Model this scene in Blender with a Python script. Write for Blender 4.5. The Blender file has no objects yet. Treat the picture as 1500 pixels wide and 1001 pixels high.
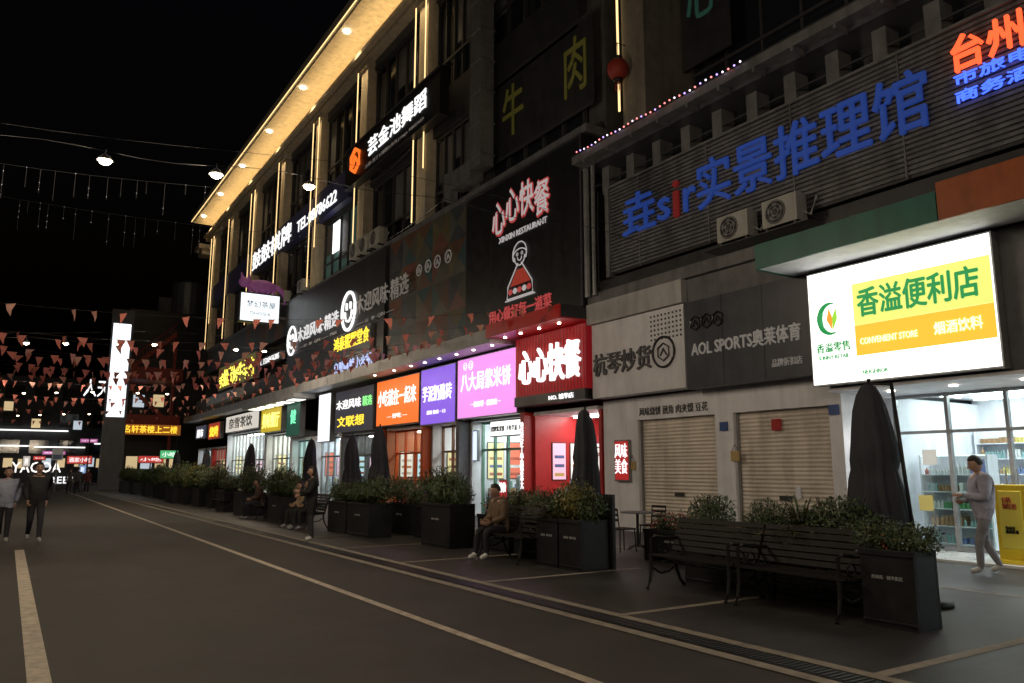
import bpy, math, random
from mathutils import Vector, Matrix
random.seed(7)
SC=bpy.context.scene; COL=SC.collection
# ------------------------------------------------------------------ materials
def mat(name,col,rough=.7,metal=0.,var=0.,scale=3.,bump=0.,bscale=40.,emis=None,es=0.,spec=.5,dirt=0.):
    m=bpy.data.materials.new(name); m.use_nodes=True; nt=m.node_tree; b=nt.nodes["Principled BSDF"]
    b.inputs["Base Color"].default_value=(*col,1); b.inputs["Roughness"].default_value=rough
    b.inputs["Metallic"].default_value=metal; b.inputs["Specular IOR Level"].default_value=spec
    tc=nt.nodes.new("ShaderNodeTexCoord")
    if var>0:
        n=nt.nodes.new("ShaderNodeTexNoise"); n.inputs["Scale"].default_value=scale; n.inputs["Detail"].default_value=6
        n.inputs["Roughness"].default_value=.65
        nt.links.new(tc.outputs["Object"],n.inputs["Vector"])
        r=nt.nodes.new("ShaderNodeValToRGB"); r.color_ramp.elements[0].position=.3; r.color_ramp.elements[1].position=.72
        r.color_ramp.elements[0].color=(*[c*(1-var) for c in col],1); r.color_ramp.elements[1].color=(*[min(1,c*(1+var)) for c in col],1)
        nt.links.new(n.outputs["Fac"],r.inputs["Fac"]); out=r.outputs["Color"]
        if dirt>0:
            mp=nt.nodes.new("ShaderNodeMapping"); mp.inputs["Scale"].default_value=(1.5,1.5,.25); nt.links.new(tc.outputs["Object"],mp.inputs[0])
            n3=nt.nodes.new("ShaderNodeTexNoise"); n3.inputs["Scale"].default_value=2.2; n3.inputs["Detail"].default_value=8; nt.links.new(mp.outputs[0],n3.inputs["Vector"])
            mr=nt.nodes.new("ShaderNodeMapRange"); mr.inputs[1].default_value=.45; mr.inputs[2].default_value=.75; mr.inputs[3].default_value=1; mr.inputs[4].default_value=1-dirt
            nt.links.new(n3.outputs["Fac"],mr.inputs[0]); mx=nt.nodes.new("ShaderNodeVectorMath"); mx.operation='SCALE'; nt.links.new(out,mx.inputs[0]); nt.links.new(mr.outputs[0],mx.inputs["Scale"]); out=mx.outputs[0]
        nt.links.new(out,b.inputs["Base Color"])
        mr2=nt.nodes.new("ShaderNodeMapRange"); mr2.inputs[3].default_value=max(0,rough-.12); mr2.inputs[4].default_value=min(1,rough+.1); nt.links.new(n.outputs["Fac"],mr2.inputs[0]); nt.links.new(mr2.outputs[0],b.inputs["Roughness"])
    if bump>0:
        n2=nt.nodes.new("ShaderNodeTexNoise"); n2.inputs["Scale"].default_value=bscale; n2.inputs["Detail"].default_value=4
        nt.links.new(tc.outputs["Object"],n2.inputs["Vector"])
        bp=nt.nodes.new("ShaderNodeBump"); bp.inputs["Strength"].default_value=bump; bp.inputs["Distance"].default_value=.02
        nt.links.new(n2.outputs["Fac"],bp.inputs["Height"]); nt.links.new(bp.outputs["Normal"],b.inputs["Normal"])
    if emis:
        b.inputs["Emission Color"].default_value=(*emis,1); b.inputs["Emission Strength"].default_value=es
        if es<.6: m.cycles.emission_sampling='NONE'
    return m
def em(name,col,s=1.,nee=False):
    m=mat(name,tuple(c*.5 for c in col),.5,emis=col,es=s)
    m.cycles.emission_sampling='FRONT' if nee else 'NONE'
    return m
def glassmat(name,tint=(.85,.93,.93),refl=.1):
    m=bpy.data.materials.new(name); m.use_nodes=True; nt=m.node_tree; nt.nodes.clear()
    o=nt.nodes.new("ShaderNodeOutputMaterial"); t=nt.nodes.new("ShaderNodeBsdfTransparent"); g=nt.nodes.new("ShaderNodeBsdfGlossy")
    t.inputs[0].default_value=(*tint,1); g.inputs["Roughness"].default_value=.03
    mx=nt.nodes.new("ShaderNodeMixShader"); mx.inputs[0].default_value=refl
    nt.links.new(t.outputs[0],mx.inputs[1]); nt.links.new(g.outputs[0],mx.inputs[2]); nt.links.new(mx.outputs[0],o.inputs[0]); return m
def pavemat():
    m=mat("paving",(.036,.033,.031),.52,var=.35,scale=.9,bump=.3,bscale=120); nt=m.node_tree; b=nt.nodes["Principled BSDF"]
    src=b.inputs["Base Color"].links[0].from_socket; tc=nt.nodes.new("ShaderNodeTexCoord")
    br=nt.nodes.new("ShaderNodeTexBrick"); br.inputs["Scale"].default_value=1.; br.inputs["Brick Width"].default_value=.6; br.inputs["Row Height"].default_value=.3; br.inputs["Mortar Size"].default_value=.006
    br.inputs["Color1"].default_value=(1,1,1,1); br.inputs["Color2"].default_value=(.7,.7,.7,1); br.inputs["Mortar"].default_value=(.3,.3,.3,1)
    nt.links.new(tc.outputs["Object"],br.inputs["Vector"]); mx=nt.nodes.new("ShaderNodeVectorMath"); mx.operation='MULTIPLY'
    nt.links.new(src,mx.inputs[0]); nt.links.new(br.outputs["Color"],mx.inputs[1]); nt.links.new(mx.outputs[0],b.inputs["Base Color"]); return m
# ------------------------------------------------------------------ mesh builder
class MB:
    def __init__(s): s.v=[];s.f=[];s.m=[];s.ms=[]
    def mi(s,m):
        if m not in s.ms: s.ms.append(m)
        return s.ms.index(m)
    def face(s,pts,m):
        i=len(s.v); s.v+=[tuple(p) for p in pts]; s.f.append(tuple(range(i,i+len(pts)))); s.m.append(s.mi(m))
    def box(s,x0,x1,y0,y1,z0,z1,m):
        i=len(s.v); s.v+=[(x,y,z) for z in(z0,z1) for y in(y0,y1) for x in(x0,x1)]
        for q in((0,2,3,1),(4,5,7,6),(0,1,5,4),(2,6,7,3),(0,4,6,2),(1,3,7,5)): s.f.append(tuple(i+k for k in q)); s.m.append(s.mi(m))
    def obox(s,M,sx,sy,sz,m):
        i=len(s.v); s.v+=[tuple(M@Vector((x*sx/2,y*sy/2,z*sz/2))) for z in(-1,1) for y in(-1,1) for x in(-1,1)]
        for q in((0,2,3,1),(4,5,7,6),(0,1,5,4),(2,6,7,3),(0,4,6,2),(1,3,7,5)): s.f.append(tuple(i+k for k in q)); s.m.append(s.mi(m))
    def tube(s,pts,rad,m,n=8,cap=True,prof=None):
        pts=[Vector(p) for p in pts]; i0=len(s.v); K=len(pts)
        if not isinstance(rad,(list,tuple)): rad=[rad]*K
        for k,p in enumerate(pts):
            d=(pts[min(k+1,K-1)]-pts[max(k-1,0)]); 
            if d.length<1e-9:d=Vector((0,0,1))
            d.normalize()
            a=Vector((0,0,1)) if abs(d.z)<.9 else Vector((1,0,0))
            u=d.cross(a).normalized(); w=d.cross(u)
            for j in range(n):
                t=2*math.pi*j/n; r=rad[k]*(prof(j,k) if prof else 1)
                s.v.append(tuple(p+u*math.cos(t)*r+w*math.sin(t)*r))
        mi=s.mi(m)
        for k in range(K-1):
            for j in range(n):
                a=i0+k*n+j;b=i0+k*n+(j+1)%n; s.f.append((a,b,b+n,a+n)); s.m.append(mi)
        if cap:
            s.f.append(tuple(i0+j for j in range(n))[::-1]); s.m.append(mi); s.f.append(tuple(i0+(K-1)*n+j for j in range(n))); s.m.append(mi)
    def ell(s,c,r,m,nu=12,nv=8,M=None,fn=None):
        i0=len(s.v); c=Vector(c)
        for a in range(nv+1):
            ph=math.pi*a/nv
            for b in range(nu):
                t=2*math.pi*b/nu; p=Vector((math.sin(ph)*math.cos(t),math.sin(ph)*math.sin(t),math.cos(ph)))
                if fn: p=fn(p)
                p=Vector((p.x*r[0],p.y*r[1],p.z*r[2]))
                if M: p=M@p
                s.v.append(tuple(c+p))
        mi=s.mi(m)
        for a in range(nv):
            for b in range(nu):
                q=(i0+a*nu+b,i0+(a+1)*nu+b,i0+(a+1)*nu+(b+1)%nu,i0+a*nu+(b+1)%nu); s.f.append(q); s.m.append(mi)
    def obj(s,name,parent=None,smooth=False,world=True,bevel=0):
        me=bpy.data.meshes.new(name)
        c=Vector((0,0,0))
        if world and parent is None and s.v:
            xs=[v[0] for v in s.v];ys=[v[1] for v in s.v];zs=[v[2] for v in s.v]
            c=Vector(((min(xs)+max(xs))/2,(min(ys)+max(ys))/2,min(zs)))
        me.from_pydata([(v[0]-c.x,v[1]-c.y,v[2]-c.z) for v in s.v],[],s.f)
        for m in s.ms: me.materials.append(m)
        me.polygons.foreach_set("material_index",s.m)
        if smooth: me.polygons.foreach_set("use_smooth",[True]*len(s.f))
        me.update()
        o=bpy.data.objects.new(name,me); COL.objects.link(o); o.location=c
        if bevel:
            b=o.modifiers.new("b","BEVEL"); b.width=bevel; b.segments=2; b.limit_method='ANGLE'
        if parent: par(o,parent)
        return o
def par(c,p):
    c.parent=p; c.matrix_parent_inverse=Matrix.Translation(-Vector(p.location))
TXT=[]
def text(s,parent,a0,a1,z0,z1,P,m,bold=0.,ext=.015,face='W',vert=False,name="lettering",sp=None):
    if vert: s="\n".join(s)
    offs=[(0,0)] if not bold else [(-bold,0),(bold,0),(0,bold),(0,-bold)]
    first=None
    for k,(dx,dy) in enumerate(offs):
        if first is None:
            t=bpy.data.curves.new(name,"FONT"); t.body=s; t.extrude=ext; t.materials.append(m); t.resolution_u=2
            if vert: t.align_x='CENTER'; t.space_line=.85
            if sp: t.space_character=sp
            first=t
        o=bpy.data.objects.new(name,first); COL.objects.link(o)
        o.rotation_euler=(math.pi/2,0,-math.pi/2 if face=='W' else 0)
        TXT.append((o,a0,a1,z0,z1,P,face,dx,dy,k,parent))
def place_texts():
    bpy.context.view_layer.update()
    for o,a0,a1,z0,z1,P,face,dx,dy,k,parent in TXT:
        bb=[Vector(c) for c in o.bound_box]; mx=max(v.x for v in bb);mn=min(v.x for v in bb);my=max(v.y for v in bb);ny=min(v.y for v in bb)
        if mx-mn<1e-6: continue
        W=abs(a1-a0);H=z1-z0; sx=W/(mx-mn); sy=H/(my-ny); o.scale=(sx,sy,1)
        z=z0-ny*sy+dy*sy
        if face=='W': o.location=(P+k*.0025,a0+mn*sx-dx*sx,z)
        else: o.location=(a0-mn*sx+dx*sx,P+k*.0025,z)
        par(o,parent)
# ------------------------------------------------------------------ palette
M={}
M['asph']=mat("asphalt",(.04,.0355,.0315),.72,var=.45,scale=.9,bump=.6,bscale=160,spec=.35)
M['pave']=pavemat()
M['line']=mat("road_paint",(.42,.36,.28),.7,var=.45,scale=7,bump=.2,bscale=150)
M['stone']=mat("kerb_stone",(.24,.21,.17),.75,var=.35,scale=5,bump=.2,bscale=100)
M['grate']=mat("drain_iron",(.02,.02,.02),.5,metal=.6)
M['dark']=mat("dark_cladding",(.035,.035,.04),.45,var=.3,scale=2,dirt=.3)
M['dark2']=mat("graphite_panel",(.065,.067,.085),.4,var=.2,scale=2,dirt=.3)
M['grey']=mat("grey_cladding",(.15,.15,.16),.55,var=.25,scale=3,dirt=.4)
M['lgrey']=mat("light_grey_panel",(.45,.45,.46),.5,var=.12,scale=2,dirt=.3)
M['white']=mat("white_wall",(.84,.84,.9),.6,var=.08,scale=2,bump=.1,bscale=20,dirt=.2)
M['cream']=mat("cream_stone",(.6,.52,.39),.7,var=.15,scale=3,bump=.1,bscale=30,dirt=.3)
M['pil']=mat("dim_pilaster",(.2,.18,.15),.7,var=.2,scale=3,dirt=.35)
M['conc']=mat("facade_render",(.085,.082,.085),.8,var=.35,scale=1.5,bump=.2,bscale=15,dirt=.4)
M['win']=mat("dark_window_glass",(.015,.018,.024),.08,spec=.8)
M['winteal']=mat("curtained_window",(.08,.15,.14),.3,emis=(.2,.4,.36),es=.07)
M['frame']=mat("window_frame",(.06,.06,.065),.4,metal=.2)
M['metal']=mat("galvanised_metal",(.3,.3,.31),.45,metal=.6,var=.2,scale=4,dirt=.3)
M['black']=mat("black_plastic",(.014,.014,.016),.4,var=.3,scale=3)
M['glass']=glassmat("shop_glass")
M['wem']=em("white_led",(1,1,.97),1.6)
M['textw']=em("white_letters",(1,1,1),1.15)
M['textdim']=mat("unlit_letters_added_glow",(.6,.6,.63),.5,emis=(1,1,1),es=.03)  # letters are unlit; a faint white glow is put into the material
M['warm']=em("warm_led_strip",(1,.7,.32),24,True)
M['warmv']=em("warm_led_vertical",(1,.68,.3),1.7,True)
M['dot']=em("downlight",(1,.9,.7),22)
M['ceil']=em("shop_ceiling_light",(.97,1,.97),30,True)
def spot(loc,e,col=(1,.86,.66),size=120,parent=None,rad=.08,rot=(0,0,0),kind="SPOT"):
    d=bpy.data.lights.new("lamp_light",kind); d.energy=e; d.color=col; d.shadow_soft_size=rad
    if kind=="SPOT": d.spot_size=math.radians(size); d.spot_blend=.6
    lo=bpy.data.objects.new("lamp_light",d); COL.objects.link(lo); lo.location=loc; lo.rotation_euler=rot
    if parent: par(lo,parent)
    return lo
# ------------------------------------------------------------------ ground
b=MB(); b.face([(-400,-200,0),(600,-200,0),(600,900,0),(-400,900,0)],M['asph']); b.obj("ground",world=False)
b=MB(); b.face([(5.95,-20,.004),(14,-20,.004),(14,90,.004),(5.95,90,.004)],M['pave']); b.obj("pavement",world=False)
b=MB()
b.face([(3.84,-15,.006),(3.95,-15,.006),(3.95,75,.006),(3.84,75,.006)],M['line'])
for y0,y1 in((-12,-2),(3.0,18.9)): b.face([(.27,y0,.006),(.43,y0,.006),(.43,y1,.006),(.27,y1,.006)],M['line'])
b.face([(-3.2,-9,.006),(-3.05,-9,.006),(-3.05,75,.006),(-3.2,75,.006)],M['line'])
b.obj("road_marking",world=False)
b=MB()
b.face([(5.32,-15,.008),(5.47,-15,.008),(5.47,75,.008),(5.32,75,.008)],M['stone'])
b.face([(5.79,-15,.008),(5.93,-15,.008),(5.93,75,.008),(5.79,75,.008)],M['stone'])
for y in [-2.2,.8,3.84,6.89,9.92,12.75,15.7,18.7,21.7,24.7,27.7,30.7,33.7,36.7,39.7,42.7]:
    b.face([(5.93,y-.06,.008),(8.9,y-.06,.008),(8.9,y+.06,.008),(5.93,y+.06,.008)],M['stone'])
b.face([(10.9,-5,.008),(11.04,-5,.008),(11.04,40,.008),(10.9,40,.008)],M['stone'])
b.obj("pavement_border",world=False)
b=MB()
b.face([(5.5,-15,.006),(5.76,-15,.006),(5.76,75,.006),(5.5,75,.006)],M['grate'])
y=-2.
while y<26: b.box(5.52,5.74,y,y+.02,.006,.014,M['frame']); y+=.06
b.obj("drainage_grate",world=False)
# ------------------------------------------------------------------ near building block (y -8 .. 16.9)
b=MB()
b.box(16.2,26,9.62,16.9,0,5.6,M['conc'])
b.box(14.2,26,-8,16.9,6.2,10.2,M['conc'])
b.box(19.2,26,-8,9.62,0,6.2,M['conc'])
b.box(13.95,16.2,9.45,9.62,0,5.6,M['white'])
for y0,y1 in[(9.62,9.75),(12.25,12.8),(15.5,16.9)]: b.box(13.95,14.3,y0,y1,0,2.9,M['white'])
b.box(13.95,14.3,9.62,16.9,2.9,3.5,M['white'])
b.box(14.3,16.2,9.62,16.9,3.5,5.6,M['conc'])
b.box(13.6,14.2,9.62,13.2,5.62,6.2,M['grey']); b.box(13.4,14.2,13.2,16.9,5.62,6.2,M['lgrey'])
b.box(13.45,14.2,-8,16.9,6.2,6.5,M['grey'])
b.box(13.55,14.2,-8,16.9,6.5,6.82,M['dark'])
y=-8
while y<16.8:
    b.box(13.7,14.2,y,y+.3,9.4,10.2,M['grey']); b.box(13.7,13.74,y+.3,y+1.05,9.75,9.79,M['frame']); y+=1.05
b.box(14.15,14.19,-8,16.9,9.4,10.2,M['win'])
b.box(13.3,14.2,-8,16.9,10.2,10.4,M['dark2'])
b.box(12.95,13.3,-8,16.9,10.3,10.52,M['metal'])
b.box(13.0,13.25,-8,16.9,10.52,10.6,M['dark'])
b.box(15.6,26,-8,16.9,10.2,23.6,M['conc'])
for y in (-6.1,.9,7.9,14.9):
    b.box(15.0 if y<14 else 13.6,15.6,y-.45,y+.45,10.4,23.6,M['pil'])
for z0,z1 in((11.2,15.2),(17.2,21.3)):
    for a,c in((-5.6,.4),(1.4,7.4),(8.4,14.4)):
        b.box(15.5,15.59,a,c,z0,z1,M['win'])
        for i in range(6):
            yy=a+(c-a)*i/5; b.box(15.42,15.5,yy-.04,yy+.04,z0,z1,M['frame'])
        for zz in(z0,z0+(z1-z0)*.35,z1): b.box(15.36,15.42,a,c,zz-.04,zz+.04,M['frame'])
    b.box(15.3,15.6,-8,14.4,z1+.1,z1+1.2,M['dark2'])
for y in range(-7,17,1): b.box(12.92,13.32,y+.3,y+.36,10.18,10.3,M['metal'])
near=b.obj("commercial_building",world=False)
b=MB()
b.tube([(13.35,16.75,6.4),(13.35,16.75,10.2)],.09,M['metal']); b.tube([(13.35,16.45,6.4),(13.35,16.45,10.2)],.06,M['metal'])
b.tube([(13.4,16.3,6.6),(13.42,16.35,8),(13.4,16.28,9.4)],.025,M['black'],5)
b.obj("downpipes",near)
b=MB(); b.box(12.3,13.45,-8,10.0,5.58,5.62,M['white']); b.box(12.3,13.9,-8,10.0,5.62,6.05,M['grey']); b.obj("entrance_canopy",near)
G1=mat("green_fascia",(.01,.12,.09),.45,var=.2,dirt=.3); G2=mat("orange_fascia",(.32,.08,.02),.45,var=.2,dirt=.3)
b=MB(); b.box(12.25,12.3,6.35,10.0,5.56,6.06,G1); b.box(12.25,12.3,-8,6.33,5.56,6.2,G2); b.box(12.3,13.6,10.0,10.04,5.56,6.06,G1); b.obj("canopy_fascia",near)
sh=mat("roller_shutter",(.78,.71,.64),.5,var=.12,scale=2,dirt=.3)
for y0,y1 in((9.75,12.25),(12.8,15.5)):
    b=MB(); z=.02
    while z<2.88:
        b.face([(14.12,y1,z),(14.12,y0,z),(14.085,y0,z+.045),(14.085,y1,z+.045)],sh)
        b.face([(14.085,y1,z+.045),(14.085,y0,z+.045),(14.12,y0,z+.09),(14.12,y1,z+.09)],sh); z+=.09
    b.box(14.05,14.09,y0,y0+.06,0,2.9,M['metal']); b.box(14.05,14.09,y1-.06,y1,0,2.9,M['metal'])
    b.box(14.04,14.08,(y0+y1)/2-.15,(y0+y1)/2+.15,.95,1.05,M['frame'])
    b.obj("roller_shutter",near)
text("风味烧饼 煎角 肉夹馍 豆花",near,15.4,13.0,3.0,3.22,13.94,M['frame'])
b=MB()
LC=[em("led_r",(1,.25,.25),2.2),em("led_v",(.5,.35,1),2.2),em("led_w",(1,.85,1),2.2)]
y=16.6;i=0
while y>10.6:
    b.ell((12.9,y,10.56+.02*math.sin(y*5)),(.025,.025,.025),LC[i%3 if random.random()<.8 else 0],6,4); y-=.17;i+=1
b.tube([(12.92,16.8,10.54),(12.92,10.5,10.54)],.008,M['black'],5)
b.obj("string_lights_on_parapet")
# ---- band sign
slat=mat("sign_slat",(.13,.13,.145),.5,var=.4,scale=4,dirt=.45)
b=MB(); b.box(13.45,13.7,-8,15.8,6.86,9.32,M['dark'])
z=6.92
while z<9.3: b.box(13.41,13.45,-8,15.8,z,z+.06,slat); z+=.1
y=-7
while y<15.8: b.box(13.39,13.41,y,y+.03,6.86,9.32,M['grey']); y+=2.4
b.box(13.36,13.75,15.8,15.95,6.8,9.38,M['grey']); b.box(13.37,13.75,-8,15.8,9.32,9.38,M['grey'])
sg=b.obj("shop_sign_board")
BL=em("blue_letters",(.03,.085,.42),.34); RD=em("red_letter",(.4,.03,.03),.15)
text("垚s",sg,15.2,13.45,7.78,8.85,13.36,BL,.008,.03); text("i",sg,13.3,13.12,7.78,8.7,13.36,RD,.01,.03); text("r实景推理馆",sg,12.95,6.9,7.72,8.9,13.36,BL,.008,.03)
text("台州旅行社",sg,6.4,3.3,8.45,9.1,13.33,em("red_led",(1,.1,.03),1.8),.012,.03)
BLU=em("blue_led",(.05,.12,1),2.2)
text("市旅电话:88581",sg,6.4,3.6,8.2,8.42,13.33,BLU,.008); text("商务酒水:18657",sg,6.4,3.6,7.88,8.1,13.33,BLU,.008)
fanm=mat("ac_white",(.36,.36,.34),.5,var=.12,dirt=.4)
def ac(x,y,z,s=1.):
    b=MB(); b.box(x,x+.35*s,y-.45*s,y+.45*s,z,z+.62*s,fanm)
    for r in(.25,.17,.09):
        pts=[(x-.012,y+.1*s+math.cos(t)*r*s,z+.31*s+math.sin(t)*r*s) for t in[k*math.pi/10 for k in range(21)]]
        b.tube(pts,.006,M['lgrey'],4,cap=False)
    b.tube([(x-.004,y+.1*s,z+.31*s),(x-.001,y+.1*s,z+.31*s)],.27*s,M['black'],20)
    for k in range(5):
        t=k*2*math.pi/5; b.face([(x-.006,y+.1*s,z+.31*s),(x-.006,y+.1*s+.22*s*math.cos(t),z+.31*s+.22*s*math.sin(t)),(x-.02,y+.1*s+.22*s*math.cos(t+.6),z+.31*s+.22*s*math.sin(t+.6))],M['grey'])
    b.box(x+.02,x+.33*s,y-.4*s,y-.34*s,z-.08,z,M['frame']); b.box(x+.02,x+.33*s,y+.34*s,y+.4*s,z-.08,z,M['frame'])
    b.tube([(x+.2,y-.46*s,z+.2),(x+.25,y-.6*s,z+.1),(x+.4,y-.65*s,z+.5)],.025,M['lgrey'],6)
    return b.obj("air_conditioner")
ac(12.95,11.15,6.6,.95);ac(12.95,9.9,6.6,.95)
for y in(32.2,33.5,34.7): ac(13.2,y,11.75,1.25)
for y in(43,46.5,53): ac(13.2,y,11.7,1.1)
b=MB(); b.box(12.9,13.45,9.2,12,6.5,6.52,M['frame']); b.obj("bracket_shelf",near)
# ------------------------------------------------------------------ convenience store
T1=mat("store_tile",(.7,.72,.72),.3,var=.05)
b=MB()
b.box(13.5,15.6,-8,9.45,3.12,3.18,M['white'])
b.box(13.62,13.9,-8,9.45,3.18,5.58,M['grey'])
b.box(13.95,19.2,-8,9.45,.006,.05,T1)
b.box(19.0,19.2,-8,9.45,.05,3.3,M['white']); b.box(15.5,19.2,9.3,9.45,.05,3.1,M['white']); b.box(15.6,19.2,-8,9.45,3.2,3.3,M['white'])
shell=b.obj("convenience_store_interior",near)
b=MB()
for y in(-4,-1,2,5,8): 
    for x in(16.6,18): b.box(x,x+.2,y-.9,y+.9,3.14,3.19,M['ceil'])
b.obj("ceiling_lights",near)
b=MB()
for y in(8.6,7.4,6.2,5.0,3.8,1,-2): b.tube([(14.3,y,3.1),(14.3,y,3.119)],.07,M['dot'],12); spot((14.3,y,3.05),55,(1,.97,.92),130,near)
b.obj("downlights",near)
b=MB()
b.box(15.52,15.54,-8,9.3,.05,3.1,M['glass'])
for y in(9.27,8.2,7.1,6.15,5.2,4.2,3.2,2.2): b.box(15.48,15.58,y-.035,y+.035,.05,3.12,M['metal'])
for z in(.1,2.35,3.08): b.box(15.47,15.59,-8,9.3,z-.03,z+.03,M['metal'])
for y in(7.2,7.0): b.tube([(15.44,y,.8),(15.44,y,1.6)],.018,M['metal'])
b.obj("glass_shopfront",near)
pc=[mat("goods%d"%i,c,.4) for i,c in enumerate([(.5,.1,.06),(.6,.5,.15),(.1,.28,.12),(.1,.16,.35),(.7,.7,.68),(.35,.2,.1),(.55,.3,.15),(.25,.42,.42)])]
gw=[pc[4]]*7+[pc[5]]*4+[pc[7]]*3+[pc[1]]*2+[pc[6]]*2+[pc[0],pc[2],pc[3]]
def shelf(x0,x1,y0,y1,h,name="goods_shelf"):
    b=MB(); b.box(x1-.03,x1,y0,y1,.05,h,M['white'])
    z=.15
    while z<h-.1:
        b.box(x0,x1-.03,y0,y1,z-.02,z,M['white'])
        y=y0+.03; run=0
        while y<y1-.1:
            if run<=0: run=random.randint(3,8); w=random.uniform(.05,.09); hh=random.uniform(.12,.26); m=random.choice(gw); kind=random.random()<.6
            run-=1
            if random.random()<.08: y+=w; continue
            if kind: b.tube([(x0+.07,y+w/2,z+.001),(x0+.07,y+w/2,z+hh*.6),(x0+.07,y+w/2,z+hh*.8),(x0+.07,y+w/2,z+hh)],[w*.45,w*.45,w*.17,w*.15],m,7)
            else: b.box(x0+.03,x1-.06,y,y+w*.9,z+.001,z+hh*.8,m)
            y+=w+.008
        z+=.34
    b.box(x0,x1,y0-.03,y0,.05,h,M['white']); b.box(x0,x1,y1,y1+.03,.05,h,M['white'])
    b.box(x0+.01,x0+.05,y0,y1,h-.03,h,M['wem'])
    return b.obj(name)
shelf(18.5,18.95,4.5,9.2,2.5); shelf(18.5,18.95,-2,4.3,2.5); shelf(16.0,16.4,7.8,9.1,1.9); shelf(17.2,17.6,5,7,1.6); shelf(16.2,16.6,2.6,5.1,1.5)
b=MB()
for y,z,m in((8.6,1.7,pc[4]),(7.7,1.5,pc[3]),(6.6,1.9,pc[4]),(5.7,1.4,pc[4]),(4.7,1.5,pc[2]),(8.75,.8,pc[1]),(7.4,.9,pc[4])):
    b.box(15.46,15.475,y-.14,y+.14,z,z+.3,m)
b.obj("window_poster",near)
b=MB(); WS=em("sign_white",(1,1,.93),1.9,True); YS=em("sign_yellow",(.85,.88,.2),1.0,True); OS=em("sign_orange",(1,.52,.04),1.05,True); WY=em("sign_pale",(1,1,.6),1.3)
b.box(13.3,13.5,6.05,9.6,3.22,5.5,M['metal'])
b.box(13.285,13.3,6.08,9.57,3.25,5.47,WS)
b.box(13.275,13.284,6.1,8.6,4.3,5.1,YS); b.box(13.275,13.284,6.1,8.6,3.72,4.297,OS)
sg=b.obj("convenience_store_sign")
GT=em("green_letters",(.02,.3,.08),.9)
text("香溢便利店",sg,8.5,6.3,4.45,4.98,13.27,GT,.02); text("CONVENIENT STORE",sg,8.5,7.4,3.92,4.04,13.27,WY); text("烟酒饮料",sg,7.1,6.3,3.9,4.12,13.27,WY,.01)
text("香溢零售",sg,9.45,8.72,3.86,4.05,13.28,GT,.01); text("SUNNY RETAIL",sg,9.42,8.75,3.72,3.8,13.28,GT); text("NEIGHBOR",sg,8.5,8.0,3.36,3.44,13.28,GT)
b=MB(); cy,cz=9.09,4.52
pts=[(13.28,cy+.25*math.cos(math.radians(a)),cz+.3*math.sin(math.radians(a))) for a in range(-110,110,12)]
b.tube(pts,[.012+.05*math.sin(math.pi*i/(len(pts)-1)) for i in range(len(pts))],GT,6)
leaf=em("leaf_orange",(.9,.35,.03),1.); lf2=em("leaf_green",(.3,.7,.05),1.)
b.face([(13.275,cy-.02,cz-.24),(13.275,cy+.1,cz-.02),(13.275,cy+.04,cz+.22),(13.275,cy-.03,cz+.02)],leaf)
b.face([(13.27,cy-.03,cz-.24),(13.27,cy-.03,cz+.02),(13.27,cy-.12,cz+.2),(13.27,cy-.14,cz-.02)],lf2)
b.obj("logo",sg)
# ------------------------------------------------------------------ sports sign, roasted-nuts sign
b=MB(); b.box(13.5,13.94,9.7,13.2,3.5,5.6,M['dark2']); 
for y in(10.9,12.05): b.box(13.494,13.5,y-.006,y+.006,3.5,5.6,M['black'])
def hexi(b,y,z,r,m,X=13.47):
    pts=[(X,y+math.cos(t)*r,z+math.sin(t)*r) for t in[math.pi/6+k*math.pi/3 for k in range(7)]]; b.tube(pts,.02,m,5)
    b.tube([(X,y-r*.5,z-r*.4),(X,y,z+r*.4),(X,y+r*.5,z-r*.4)],.02,m,5)
for y in(12.85,12.5,12.15): hexi(b,y,5.05,.17,M['black'])
sg=b.obj("sports_shop_sign")
text("AOL SPORTS奥莱体育",sg,13.0,9.95,4.25,4.62,13.48,M['textdim'],.02); text("品牌折扣店",sg,10.7,9.95,3.75,3.92,13.48,M['textdim'])
b=MB(); LP=mat("grey_sign_face",(.74,.74,.79),.5,var=.08,dirt=.2)
b.box(13.5,13.94,13.25,16.8,3.55,5.6,LP)
for i in range(9):
    for j in range(6): b.tube([(13.49,13.35+i*.13,4.85+j*.12),(13.5,13.35+i*.13,4.85+j*.12)],.03,M['dark'],8)
pts=[(13.47,13.95+math.cos(t)*.38,4.5+math.sin(t)*.38) for t in[k*math.pi/12 for k in range(25)]]; b.tube(pts,.03,M['dark'],6); hexi(b,13.95,4.5,.22,M['dark'])
sg=b.obj("nut_shop_sign"); text("杭琴炒货",sg,16.7,14.4,4.15,4.75,13.48,mat("grey_letters",(.1,.1,.11),.5),.012,.04)
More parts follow.
